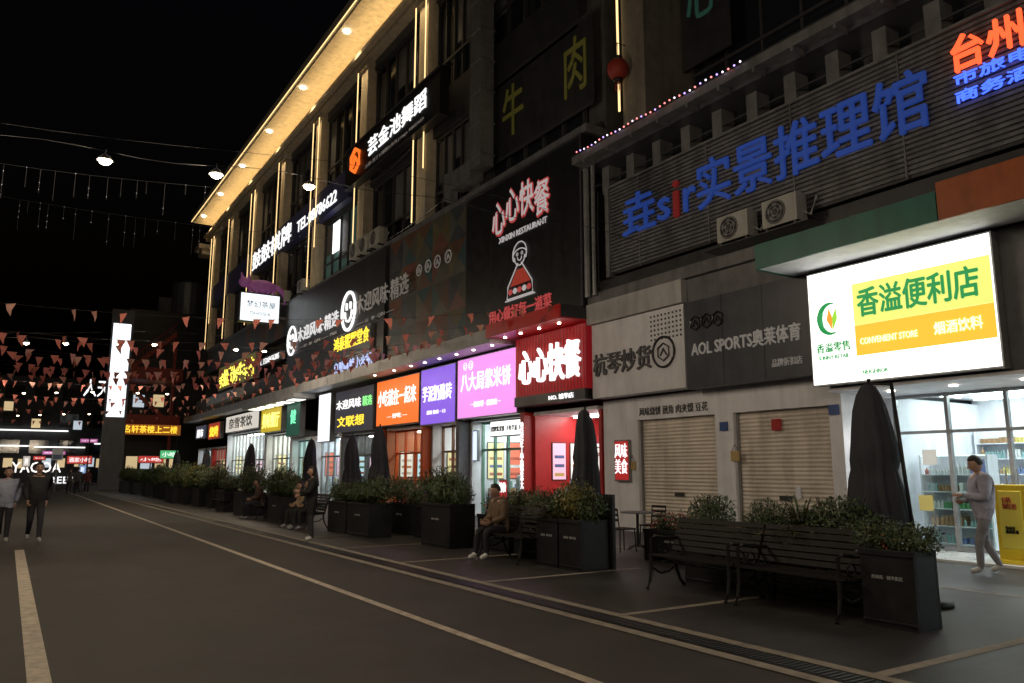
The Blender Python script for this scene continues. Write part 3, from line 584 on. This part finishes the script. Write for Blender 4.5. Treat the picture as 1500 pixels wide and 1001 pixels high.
# ------------------------------------------------------------------ hanging lamps, cables, bunting
LB=em("lamp_bulb",(1,.82,.55),22)
POW=215
def lampcable(y,xs,e=None):
    sag=lambda x:6.88+.075*x if x<5 else 7.255+.02*(x-5)
    b=MB(); b.tube([(x,y,sag(x)+.06*math.cos(x*1.7)) for x in[-12+i*.5 for i in range(52)]],.007,M['black'],5); b.tube([(x,y+.05,sag(x)+.35-.1*math.cos(x*.5)) for x in[-12+i*1.0 for i in range(26)]],.005,M['black'],5); o=b.obj("lamp_cable",world=False)
    for x in xs:
        b=MB(); zz=sag(x); b.tube([(x,y,zz+.04),(x,y,zz-.1)],.01,M['black'],5); b.tube([(x,y,zz-.06),(x,y,zz-.12),(x,y,zz-.17)],[.04,.1,.13],M['frame'],12); b.ell((x,y,zz-.18),(.1,.1,.06),LB,10,6); l=b.obj("hanging_lamp",world=False); 
        if e!=0: spot((x,y,zz-.3),e or POW,(1,.82,.6),parent=l,kind="POINT",rad=.1)
lampcable(14.2,[-4.4,-.85,.93,2.73,4.45]); lampcable(2.2,[-4.4,-1,2.0,5.0],190); lampcable(37,[-3,0.2,1.6,3.6,5.0,8.5,9.8],190); lampcable(-8,[-3,1,5],240); lampcable(62,[.5,2.4,4.6,7.5,9.5],0); lampcable(88,[.4,2.2,4.2,6.4],0)
pinkm=mat("bunting_fabric",(.6,.19,.15),.8,var=.2,scale=2); pinkm2=mat("bunting_fabric_pale",(.62,.33,.27),.8)
def bunting(x0,y0,z0,x1,y1,z1,sag,step=.55):
    b=MB(); n=30; P=lambda t:Vector((x0+(x1-x0)*t,y0+(y1-y0)*t,z0+(z1-z0)*t-4*sag*t*(1-t)))
    b.tube([P(i/n) for i in range(n+1)],.004,M['dark'],4)
    Lh=(Vector((x1,y1,0))-Vector((x0,y0,0))).length; k=int(Lh/step); d=Vector((x1-x0,y1-y0,0)).normalized()
    for i in range(k):
        if random.random()<.1: continue
        t=(i+random.uniform(.15,.85))/k; p=P(t); a=random.uniform(-1.1,1.1); e=Matrix.Rotation(a,3,'Z')@d; w=random.uniform(.09,.135); h=random.uniform(.22,.31)
        sw=Vector((random.uniform(-.09,.09),random.uniform(-.12,.12),-h)); m=random.choice([pinkm,pinkm,pinkm2]); q=p+sw*.5+Vector((random.uniform(-.03,.03),random.uniform(-.05,.05),0))
        b.face([p-e*w,p+e*w,q+e*w*.5,q-e*w*.5],m); b.face([q-e*w*.5,q+e*w*.5,p+sw],m)
    b.obj("bunting_string")
for y0,y1 in((22,17.0),(24.5,19.5),(27.5,22),(30.5,25),(33,28),(35.5,32),(39,36),(43,40),(48,46),(55,53),(63,61),(25,27),(34,24),(29,34),(37,30),(22.5,24)):
    bunting(-9,y0,6.4,13.0,y1,6.25,random.uniform(1.15,1.6),.55)
b=MB(); IB=em("icicle_bead",(.9,.9,1),.3)
for yy,x0,x1,zz in((16,-6,3.0,7.3),(19,-6,7,7.6)):
    b.tube([(x0+i*(x1-x0)/20,yy,zz-.3*math.sin(math.pi*i/20)) for i in range(21)],.004,M['black'],4)
    x=x0
    while x<x1:
        L_=random.uniform(.2,.75); zt=zz-.3*math.sin(math.pi*(x-x0)/(x1-x0)); b.tube([(x,yy,zt),(x,yy,zt-L_)],.003,M['frame'],3)
        z=0
        while z<L_: 
            if random.random()<.35: b.ell((x,yy,zt-z),(.006,.006,.01),IB,4,3)
            z+=.13
        x+=random.uniform(.12,.4)
b.obj("icicle_string_lights")
# ------------------------------------------------------------------ planters and plants
PL=mat("planter_black",(.014,.014,.016),.5,var=.4,scale=5,dirt=.3,spec=.3); SO=mat("soil",(.03,.02,.015),.9)
def planter(x0,x1,y0,y1,h=.82,txt=True):
    b=MB(); t=.04
    b.box(x0,x0+t,y0,y1,0,h,PL);b.box(x1-t,x1,y0,y1,0,h,PL);b.box(x0+t,x1-t,y0,y0+t,0,h,PL);b.box(x0+t,x1-t,y1-t,y1,0,h,PL)
    b.box(x0+t,x1-t,y0+t,y1-t,.02,h-.07,SO)
    b.box(x0-.015,x0-.002,y0-.015,y1+.015,h-.06,h+.003,PL); b.box(x0-.012,x0-.001,y0,y1,.05,.08,PL)
    o=b.obj("planter_box",bevel=.006)
    if txt and y0<24: text("西商街 · 城市街区",o,(y0+y1)/2+.17,(y0+y1)/2-.17,h*.62,h*.62+.04,x0-.004,M['lgrey'],ext=.002); 
    return o
def leafmat(n,c): return mat(n,c,.5,var=.5,scale=6)
LM=[leafmat("leaf_a",(.05,.085,.03)),leafmat("leaf_b",(.08,.105,.04)),leafmat("leaf_c",(.03,.05,.022))]; FM=mat("red_flower",(.45,.04,.05),.6)
YM=leafmat("leaf_y",(.17,.15,.03))
def shrub_mesh(r,h,n,ls,ms,flower=0,noise=.35,seed=0):
    rnd=random.Random(seed); b=MB()
    for k in range(6):
        a=rnd.uniform(0,6.28); b.tube([(0,0,-.05),(r*.4*math.cos(a),r*.4*math.sin(a),h*.45),(r*.7*math.cos(a),r*.7*math.sin(a),h*.9)],[.015,.01,.003],SO,5)
    cl=[Vector((rnd.gauss(0,1),rnd.gauss(0,1),rnd.gauss(0,1))).normalized() for _ in range(14)]
    for i in range(n):
        d=Vector((rnd.gauss(0,1),rnd.gauss(0,1),rnd.gauss(0,1))).normalized(); bump=max(d.dot(c) for c in cl)
        rr=(rnd.random()**.35)*(1-noise+noise*max(0,(bump-.6)/.4))*(1.25 if rnd.random()<.05*noise*3 else 1)
        p=Vector((d.x*r*rr,d.y*r*rr,h/2+d.z*h/2*rr)); u=Vector((rnd.gauss(0,1),rnd.gauss(0,1),rnd.gauss(0,1))).normalized(); w=u.cross(d+Vector((0,0,.3))).normalized(); s=ls*rnd.uniform(.6,1.3)
        m=ms[0 if rr>.75 else -1] if rnd.random()<.6 else rnd.choice(ms)
        if flower and rr>.7 and rnd.random()<flower: m=FM
        b.face([p-u*s*.9,p-w*s*.4,p+u*s*.9,p+w*s*.4],m)
    return b
def fern_mesh(n,L_,ms,seed=0):
    rnd=random.Random(seed); b=MB()
    for i in range(n):
        a=rnd.uniform(0,6.28); el=rnd.uniform(.5,1.45); l=L_*rnd.uniform(.6,1.1); d=Vector((math.cos(a),math.sin(a),0)); s=Vector((-math.sin(a),math.cos(a),0)); pr=None; m=rnd.choice(ms)
        for k in range(7):
            t=k/6; p=d*(math.cos(el)*l*t+.15*l*t*t)+Vector((0,0,math.sin(el)*l*t-.35*l*t*t*t)); w=.025*math.sin(math.pi*min(1,t*.8+.2))+.002
            if pr: 
                b.face([pr[0]-s*pr[1]*.3,p-s*w*.3,p+s*w*.3,pr[0]+s*pr[1]*.3],m)
                for sg in(-1,1): b.face([p,p+s*sg*w*4+d*.03,p+s*sg*w*3.6+d*.06,p+d*.02],m)
            pr=(p,w)
    return b
def bank(lst,prefix):
    out=[]
    for b in lst:
        o=b.obj(prefix,world=False); out.append(o.data); bpy.data.objects.remove(o)
    return out
BU=bank([shrub_mesh(.3,.55,2600,.022,LM,seed=i,noise=.15) for i in range(2)],"round_shrub")
LO=bank([shrub_mesh(.42,.66,1800,.034,LM+[LM[1]],seed=10+i,noise=.65) for i in range(3)],"loose_shrub")
FL=bank([shrub_mesh(.34,.45,1200,.028,LM,seed=20+i,noise=.5,flower=.25) for i in range(2)],"flowering_plant")
FE=bank([fern_mesh(90,.66,[LM[1],YM,YM,LM[0]],seed=30+i) for i in range(2)],"fern")
YE=bank([shrub_mesh(.42,.7,1500,.034,[YM,LM[1],YM],seed=40,noise=.5)],"yellow_leaf_shrub")
KIND={'b':(BU,"round_shrub"),'l':(LO,"leafy_shrub"),'f':(FL,"flowering_plant"),'e':(FE,"fern"),'y':(YE,"yellow_leaf_shrub")}
def plant(k,x,y,z,s=1.):
    me,n=KIND[k]; o=bpy.data.objects.new(n,random.choice(me)); COL.objects.link(o); o.location=(x,y,z); o.rotation_euler=(0,0,random.uniform(0,6.28)); s*=random.uniform(.85,1.15); o.scale=(s,s,s*random.uniform(.9,1.2))
def prow(x0,x1,y0,y1,seq,h=.82,s=1.):
    planter(x0,x1,y0,y1,h); n=len(seq)
    for i,k in enumerate(seq): plant(k,(x0+x1)/2+random.uniform(-.05,.05),y1-(y1-y0)*(i+.5)/n,h-.1,s)
prow(7.72,8.15,4.55,5.14,"lfl",.78,.66)
prow(8.35,8.9,5.2,6.75,"lff",.62,.8); prow(8.35,8.9,6.8,8.35,"ffl",.62,.8)
plant('b',8.62,7.05,.56,1.35); plant('b',8.62,5.95,.56,1.3); plant('e',8.6,6.5,.6,1.35); plant('b',8.62,8.05,.56,1.2); plant('e',8.6,5.45,.6,1.0)
prow(7.75,8.3,10.0,10.6,"yl",.8,.85); prow(7.75,8.35,10.65,11.25,"el",.8); prow(8.35,8.9,11.35,12.9,"elel",.75,1.1)
prow(7.7,8.3,14.3,15.6,"lblb",.9,1.1); prow(8.3,8.9,13.0,14.2,"ffl",.7)
prow(7.3,7.9,17.6,19.0,"lell",.8); prow(7.3,7.9,19.1,20.4,"llel",.8); prow(8.4,9,15.9,17.4,"fbl",.75); prow(8.5,9.1,17.6,19.4,"lffl",.75)
prow(9.8,10.4,9.4,10.8,"fff",.55,.85)
y=23.6
while y<62:
    prow(7.0+random.uniform(-.2,.4),7.9,y,y+1.4,random.choice(["lell","ylel","lbll","llyl"]),.8,random.uniform(1.0,1.7)); y+=random.choice([1.5,1.6,3.2])
b=MB(); b.box(8.36,8.42,9.95,10.9,0,1.2,PL); 
for i in range(8): b.box(8.34,8.36,9.97+i*.12,10.0+i*.12,.1,1.15,PL)
for i in range(9): b.box(8.33,8.34,9.95,10.9,.1+i*.12,.13+i*.12,PL)
b.obj("lattice_screen")
# ------------------------------------------------------------------ benches
WD=mat("dark_bench_wood",(.012,.01,.0095),.65,var=.5,scale=8,spec=.25); IR=mat("cast_iron",(.012,.012,.013),.5,metal=.3)
def bench_mesh(L_=1.48):
    b=MB(); h=L_/2
    for i in range(5):
        x=.02+i*.095; b.box(x,x+.078,-h,h,.425+(.012 if i in(0,4) else 0),.45+(.012 if i in(0,4) else 0),WD)
    for i in range(6):
        z=.52+i*.075; x=.50+.03*i; b.obox(Matrix.Translation((x,0,z))@Matrix.Rotation(.38,4,'Y'),.022,L_,.064,WD)
    for y in(-h+.06,h-.06):
        b.tube([(.03,y,.42),(.02,y,.25),(-.01,y,.1),(-.06,y,.015)],[.026,.024,.02,.028],IR,6)
        b.tube([(.48,y,.42),(.5,y,.25),(.56,y,.1),(.64,y,.015)],[.026,.024,.02,.028],IR,6)
        b.tube([(.01,y,.41),(.25,y,.4),(.5,y,.42)],.026,IR,6)
        b.tube([(.51,y,.4),(.56,y,.6),(.69,y,.93)],[.026,.022,.018],IR,6)
        b.tube([(.04,y,.42),(.03,y,.55),(.02,y,.66),(.1,y,.7),(.3,y,.67),(.56,y,.66)],[.02,.02,.024,.026,.023,.018],IR,6)
        b.tube([(.05,y,.28),(.2,y,.2),(.35,y,.22),(.49,y,.3)],.014,IR,6)
        b.tube([(.25+.07*math.cos(t),y,.53+.07*math.sin(t)) for t in[k*math.pi/6 for k in range(13)]],.012,IR,5)
    b.tube([(.25,-h+.06,.35),(.25,h-.06,.35)],.014,IR,6)
    return b
o=bench_mesh().obj("park_bench",world=False); BM=o.data; o.location=(7.5,5.95,0)
def bench(x,y,r=0):
    o=bpy.data.objects.new("park_bench",BM); COL.objects.link(o); o.location=(x,y,0); o.rotation_euler=(0,0,r)
bench(7.5,7.47,.01); bench(7.5,12.05,-.02); bench(6.9,21.7,.02); bench(6.9,26.5); bench(6.9,32)
# ------------------------------------------------------------------ umbrellas
UM=mat("umbrella_fabric",(.025,.027,.038),.8,var=.3,scale=4)
def umbrella(x,y,h=2.75,mast=False,seed=0):
    rnd=random.Random(seed); b=MB(); n=32; zs=[];rs=[]
    base=[(0,.025),(.02,.08),(.08,.13),(.18,.17),(.3,.2),(.42,.22),(.52,.225),(.58,.205),(.64,.22),(.76,.245),(.88,.26),(.96,.27),(1.0,.25)]
    Lc=1.9 if mast else 1.7
    for t,r in base: zs.append(h-t*Lc); rs.append(r*(1.12 if mast else .92))
    ph=[rnd.uniform(-.12,.12) for _ in range(n)]; ph2=[rnd.uniform(0,6) for _ in range(n)]
    b.tube([(.03*math.sin(z*3+seed),.03*math.cos(z*2+seed),z) for z in zs],rs,UM,n,prof=lambda j,k:1+(.26*math.cos(j*math.pi/2) )*(k/9)+ph[j]*(k/6)+.05*math.sin(k*1.3+ph2[j]))
    for k in range(9):
        t=k*math.pi/4.5; r=rs[-1]*.95; dz=rnd.uniform(.06,.24); b.face([(r*math.cos(t),r*math.sin(t),zs[-1]+.03),(r*math.cos(t+.7),r*math.sin(t+.7),zs[-1]+.03),(r*.85*math.cos(t+.35),r*.85*math.sin(t+.35),zs[-1]-dz)],UM)
    b.tube([(0,0,.05),(0,0,h+.06)],.022,IR,8); b.tube([(0,0,0),(0,0,.06)],.28,IR,20); b.tube([(0,0,.06),(0,0,.3)],.04,IR,10)
    if mast:
        b.tube([(.12,-.42,.05),(.05,-.36,1.4),(0,-.3,h-.02)],.024,IR,8); b.tube([(0,-.3,h-.04),(0,0,h)],.018,IR,6); b.tube([(.12,-.42,0),(.12,-.42,.07)],.32,IR,20)
    o=b.obj("closed_patio_umbrella",world=False,smooth=True); o.location=(x,y,0)
umbrella(9.25,5.85,2.7,True,1)
for i,(x,y,h) in enumerate([(8.85,11.25,2.7),(8.3,19.4,2.75),(8.9,22.9,2.65),(9.3,28,2.7),(8.4,33,2.65),(8.9,44,2.7),(8.6,51,2.7)]): umbrella(x,y,h,False,i+2)
# ------------------------------------------------------------------ cafe tables & chairs, standee
b=MB(); b.tube([(0,0,.72),(0,0,.75)],.35,M['grey'],20); b.tube([(0,0,.05),(0,0,.72)],.03,IR); 
for k in range(4): t=k*math.pi/2; b.tube([(0,0,.1),(.28*math.cos(t),.28*math.sin(t),.01)],.018,IR,6)
TB=b.obj("cafe_table",world=False); TB.location=(11.0,12.3,0)
b=MB(); b.box(-.2,.2,-.2,.2,.43,.46,WD)
for x in(-.18,.18):
    for y in(-.18,.18): b.tube([(x*1.1,y*1.1,0),(x,y,.44)],.014,IR,6)
for x in(-.18,.18): b.tube([(x,.19,.44),(x,.24,.85)],.013,IR,6)
for z in(.6,.7,.8): b.box(-.18,.18,.2+.1*(z-.44),.215+.1*(z-.44),z,z+.05,WD)
CH=b.obj("cafe_chair",world=False); CH.location=(11.6,12.5,0); CH.rotation_euler=(0,0,-1.4)
for x,y,r in((10.4,12.1,1.5),(10.2,13.3,2.2),(11.3,14,-.6)):
    o=bpy.data.objects.new("cafe_chair",CH.data); COL.objects.link(o); o.location=(x,y,0); o.rotation_euler=(0,0,r)
o=bpy.data.objects.new("cafe_table",TB.data); COL.objects.link(o); o.location=(10.9,13.6,0)
YB=mat("yellow_plastic",(.75,.55,.02),.45,var=.08)
b=MB(); b.box(14.2,14.6,6.35,6.85,.05,1.35,YB); b.box(14.15,14.65,6.3,6.9,.05,.12,YB); b.box(14.18,14.2,6.42,6.78,.3,1.25,mat("standee_print",(.8,.7,.1),.4)); sg=b.obj("yellow_standee",bevel=.02)
text("扫码\n领红包",sg,6.72,6.5,.95,1.15,14.17,pc[0]); text("会员日\n满减优惠",sg,6.7,6.5,.55,.67,14.17,M['black'])
b=MB(); b.box(15.3,15.4,5.35,5.85,1.95,2.9,M['black']); sg=b.obj("neon_liquor_sign"); text("甄酒",sg,5.82,5.42,2.0,2.85,15.28,em("rn",(1,.15,.1),1.6),.01,vert=True)
b=MB(); b.tube([(15.25,5.3+math.cos(t)*.28,2.3+math.sin(t)*.28) for t in[k*math.pi/12 for k in range(25)]],.025,M['wem'],6); b.obj("neon_ring")
b=MB(); b.box(13.9,13.94,12.4,12.62,2.5,2.7,mat("plate_blue",(.05,.1,.3),.4)); b.obj("house_number_plate")
b=MB(); b.box(13.9,13.94,9.5,9.72,2.7,2.9,mat("plate_blue2",(.05,.1,.3),.4)); b.obj("house_number_plate")
b=MB(); b.box(14.03,14.05,11.0,11.25,2.45,2.7,redw); b.box(14.03,14.05,10.6,10.72,1.0,1.25,M['textdim']); b.obj("wall_notice")
tan=mat("tan_board",(.5,.35,.15),.6)
for y,z in((12.2,1.9),(15.7,1.7)):
    b=MB(); b.box(13.9,13.93,y-.12,y+.12,z-.1,z+.12,tan); b.tube([(13.91,y-.1,z+.12),(13.91,y,z+.28),(13.91,y+.1,z+.12)],.008,M['frame'],4); b.obj("hanging_notice_board")
sg=ledsign("red_price_standee",20.9,21.4,.35,1.3,(.6,.04,.04),.6,[("特价",21.35,20.95,.9,1.2,TW,.02)],X=13.3,depth=.05)
b=MB(); b.tube([(13.33,21.15,0),(13.33,21.15,.35)],.02,IR,6); b.tube([(13.33,21.15,0),(13.33,21.15,.03)],.2,IR,14); b.obj("standee_foot",sg)
# ------------------------------------------------------------------ people
SK=mat("skin",(.45,.27,.19),.6); HR=mat("black_hair",(.012,.01,.01),.5); EY=mat("eye_dark",(.01,.01,.01),.2); LP_=mat("lips",(.35,.12,.1),.5)
STAND=dict(P=(0,0,.92),S=(0,.01,1.1),C=(0,0,1.3),N=(0,-.01,1.43),H=(0,.01,1.5),
 shL=(-.165,0,1.37),elL=(-.215,-.03,1.1),wrL=(-.21,.07,.87),shR=(.165,0,1.37),elR=(.215,-.03,1.1),wrR=(.21,.07,.87),
 hiL=(-.085,0,.87),knL=(-.095,.02,.48),anL=(-.1,-.02,.09),toL=(-.11,.13,.04),hiR=(.085,0,.87),knR=(.095,.02,.48),anR=(.1,-.02,.09),toR=(.11,.13,.04))
RAD=dict(P=.14,S=.13,C=.15,N=.065,H=.052,shL=.08,elL=.058,wrL=.042,shR=.08,elR=.058,wrR=.042,hiL=.1,knL=.068,anL=.05,toL=.04,hiR=.1,knR=.068,anR=.05,toR=.04)
ED=[("P","S"),("S","C"),("C","N"),("N","H"),("C","shL"),("shL","elL"),("elL","wrL"),("C","shR"),("shR","elR"),("elR","wrR"),("P","hiL"),("hiL","knL"),("knL","anL"),("anL","toL"),("P","hiR"),("hiR","knR"),("knR","anR"),("anR","toR")]
def segd(p,a,b):
    ab=b-a; t=max(0,min(1,(p-a).dot(ab)/ab.length_squared)); return (p-(a+ab*t)).length
def person(name,loc,head,pose={},top=(.05,.05,.05),bot=(.02,.02,.025),shoe=(.3,.3,.3),h=1.7,hair='short',look=0.,hem=None,bulk=1.,bag=False):
    J=dict(STAND); J.update(pose); ks=list(J); sc=h/1.7
    V=[Vector(J[k]) for k in ks]
    me=bpy.data.meshes.new(name); me.from_pydata([tuple(v) for v in V],[(ks.index(a),ks.index(c)) for a,c in ED],[])
    o=bpy.data.objects.new(name,me); COL.objects.link(o)
    s=o.modifiers.new("skin","SKIN"); s.use_smooth_shade=True; u=o.modifiers.new("sub","SUBSURF"); u.levels=2; u.render_levels=2
    for i,k in enumerate(ks):
        r=RAD[k]*(bulk if k[0] in "SCse" or k=="P" else 1); me.skin_vertices[0].data[i].radius=(r,r); me.skin_vertices[0].data[i].use_root=(k=="P")
    dg=bpy.context.evaluated_depsgraph_get(); dg.update(); nm=bpy.data.meshes.new_from_object(o.evaluated_get(dg)); o.modifiers.clear(); o.data=nm
    ms=[mat(name+"_top",top,.85,var=.25,scale=6,bump=.8,bscale=12),mat(name+"_trousers",bot,.85,var=.25,scale=6,bump=.7,bscale=12),mat(name+"_shoe",shoe,.6),SK]
    nm.materials.clear()
    for m in ms: nm.materials.append(m)
    lab={}
    for a,c in ED:
        l=0
        if a in("hiL","knL","hiR","knR"): l=1
        if a in("anL","anR"): l=2
        if a=="N": l=3
        lab[(a,c)]=l
    for p in nm.polygons:
        c=p.center; best=min(ED,key=lambda e:segd(c,Vector(J[e[0]]),Vector(J[e[1]]))); l=lab[best]
        if l==1 and hem and c.z>hem: l=0
        p.material_index=l; p.use_smooth=True
    H=Vector(J['H']); N=Vector(J['N']); b=MB(); R_=Matrix.Rotation(look,3,'X')
    c=H+Vector((0,.015,.1)); 
    def hf(p):
        q=p.copy()
        if p.z<0: q.x*=1-.28*(-p.z); q.y*=1-.1*(-p.z)
        if p.y>.8 and -.35<p.z<.15 and abs(p.x)<.3: q.y+=.17
        if p.y>.6 and -.05<p.z<.3 and .2<abs(p.x)<.6: q.y-=.05
        return q
    b.ell(c,(.078,.095,.118),SK,20,16,R_,hf)
    for sx in(-1,1):
        b.ell(c+R_@Vector((sx*.08,-.005,-.01)),(.012,.022,.033),SK,8,6,R_); b.ell(c+R_@Vector((sx*.03,.083,.012)),(.013,.008,.008),EY,8,6,R_)
        b.tube([c+R_@Vector((sx*.015,.092,.035)),c+R_@Vector((sx*.045,.085,.036))],.004,HR,4)
    b.ell(c+R_@Vector((0,.082,-.06)),(.022,.012,.008),LP_,8,5,R_)
    b.ell(c+R_@Vector((0,.105,-.02)),(.014,.018,.018),SK,8,6,R_)
    def hh(p):
        q=p.copy()
        if p.y>.15 and p.z<.5: q=q*.72
        if p.z<-.35: q=q*(.75 if hair=='short' else 1)
        return q*(1+.04*math.sin(p.x*17+p.z*11))
    b.ell(c+R_@Vector((0,-.012,.012)),(.092,.106,.128),HR,24,16,R_,hh)
    if hair=='long': b.ell(c+Vector((0,-.07,-.12)),(.085,.05,.19),HR,14,10)
    hd=b.obj("head",smooth=True,world=False)
    b=MB()
    for sd in('L','R'):
        w=Vector(J['wr'+sd]); e=Vector(J['el'+sd]); d=(w-e).normalized(); sx=-1 if sd=='L' else 1
        th=Vector((-sx*.3,1,0)); th=(th-d*th.dot(d)).normalized(); pn=d.cross(th).normalized()
        Mx=Matrix((th,pn,d)).transposed()
        b.ell(w+d*.055,(.04,.016,.05),SK,10,8,Mx)
        inn=pn if (pn.x*-sx)>0 else -pn
        for k in range(4):
            off=th*(.03-.02*k); l=[.075,.083,.078,.06][k]; p0=w+d*.085+off; p1=p0+d*l*.45+inn*.008; p2=p1+d*l*.3+inn*.022; p3=p2+d*l*.12+inn*.024
            b.tube([p0-d*.015,p0,p1,p2,p3],[.0095,.0095,.009,.008,.006],SK,6)
        p0=w+d*.03+th*.032; b.tube([p0-th*.01,p0+th*.022+d*.02,p0+th*.03+d*.045+inn*.01,p0+th*.03+d*.062+inn*.016],[.012,.011,.01,.007],SK,6)
    hn=b.obj("hands",smooth=True,world=False)
    b=MB(); b.tube([N+Vector((0,0,-.05)),N+Vector((0,-.015,-.01)),N+Vector((0,-.01,.035))],[.09,.1,.078],ms[0],14,cap=False); cl=b.obj("collar",smooth=True,world=False)
    for q in(hd,hn,cl): q.parent=o
    o.location=loc; o.rotation_euler=(0,0,math.radians(head)); o.scale=(sc,)*3
    return o
WALK=dict(hiL=(-.085,0,.86),knL=(-.09,.17,.5),anL=(-.09,.24,.09),toL=(-.1,.39,.05),hiR=(.085,0,.86),knR=(.09,-.02,.47),anR=(.09,-.3,.16),toR=(.1,-.18,.06),elL=(-.22,-.12,1.12),wrL=(-.2,-.05,.9),elR=(.22,.02,1.1),wrR=(.19,.16,.92))
SIT=dict(P=(0,0,.55),S=(0,.02,.72),C=(0,.06,.93),N=(0,.09,1.07),H=(0,.13,1.13),shL=(-.165,.06,1.0),elL=(-.21,.1,.75),wrL=(-.12,.32,.68),shR=(.165,.06,1.0),elR=(.21,.1,.75),wrR=(.12,.32,.68),
 hiL=(-.09,.02,.53),knL=(-.12,.45,.52),anL=(-.12,.42,.1),toL=(-.13,.57,.045),hiR=(.09,.02,.53),knR=(.12,.45,.52),anR=(.12,.5,.1),toR=(.13,.65,.045))
w2=dict(WALK); w2.update(elL=(-.21,.03,1.1),wrL=(-.08,.27,1.14),elR=(.22,.0,1.1),wrR=(.12,.22,1.05),H=(0,.04,1.49))
w2.update(knL=(-.09,.12,.48),anL=(-.09,.13,.09),toL=(-.1,.28,.045),knR=(.09,-.01,.47),anR=(.09,-.19,.12),toR=(.1,-.06,.05))
person("pedestrian_walking",(12.9,6.4,.0),44,w2,top=(.4,.4,.5),bot=(.24,.24,.26),shoe=(.5,.5,.5),h=1.8,look=-.3,bulk=1.45,hem=.8)
person("person_sitting_on_bench",(7.85,12.55,-.02),95,SIT,top=(.15,.1,.065),bot=(.015,.015,.02),shoe=(.6,.6,.6),h=1.7,bulk=1.2,look=-.2)
st=dict(elL=(-.21,.08,1.12),wrL=(-.14,.3,1.15),elR=(.21,.05,1.1),wrR=(.13,.28,1.05))
person("woman_standing",(5.95,17.7,0),75,st,top=(.012,.012,.014),bot=(.03,.03,.035),shoe=(.5,.5,.5),h=1.66,hair='long',hem=.6,bulk=1.2)
person("person_sitting_on_bench",(7.2,22.1,-.02),95,SIT,top=(.35,.26,.15),bot=(.02,.02,.02),h=1.62,hair='long',bulk=1.1)
person("person_sitting_on_bench",(7.2,21.4,-.02),100,SIT,top=(.03,.03,.035),bot=(.02,.02,.02),h=1.68,bulk=1.1)
person("person_sitting_on_bench",(7.2,26.7,-.02),88,SIT,top=(.1,.05,.04),bot=(.02,.02,.03),h=1.66,bulk=1.1)
person("pedestrian_walking",(.62,20.7,0),182,WALK,top=(.015,.015,.017),bot=(.02,.022,.03),h=1.74,bulk=1.35,hem=.75)
person("pedestrian_walking",(.04,21.2,0),176,WALK,top=(.3,.33,.42),bot=(.015,.015,.02),h=1.64,hair='long',bulk=1.3,hem=.8)
person("pedestrian_walking",(3.4,57,0),0,WALK,h=1.7); person("pedestrian_walking",(3.9,58,0),5,WALK,h=1.74,bulk=1.2); person("pedestrian_walking",(4.6,60,0),180,WALK,top=(.1,.02,.02),h=1.65)
person("shop_assistant",(15.0,22.6,.03),120,{},top=(.7,.7,.7),bot=(.05,.05,.06),h=1.65)
place_texts()
# ------------------------------------------------------------------ world, moon, camera
w=bpy.data.worlds.new("World"); SC.world=w; w.use_nodes=True; nt=w.node_tree; bg=nt.nodes["Background"]
sk=nt.nodes.new("ShaderNodeTexSky"); sk.sky_type='NISHITA'; sk.sun_disc=False; sk.sun_elevation=math.radians(-4); sk.sun_rotation=math.radians(200)
nt.links.new(sk.outputs[0],bg.inputs[0]); bg.inputs[1].default_value=.08
sd=bpy.data.lights.new("moon","SUN"); sd.energy=.012; sd.angle=math.radians(.5); sd.color=(1,.95,.9); so=bpy.data.objects.new("moon",sd); COL.objects.link(so); so.rotation_euler=(math.radians(40),0,math.radians(-50))
cam=bpy.data.cameras.new("camera"); co=bpy.data.objects.new("camera",cam); COL.objects.link(co); SC.camera=co
cam.lens=27.17; cam.sensor_width=36; cam.clip_end=2000; co.location=(0,0,1.6); co.rotation_euler=(math.radians(99.43),0,math.radians(-32.8))
SC.view_settings.view_transform='Standard'; SC.view_settings.look='None'; SC.view_settings.exposure=0
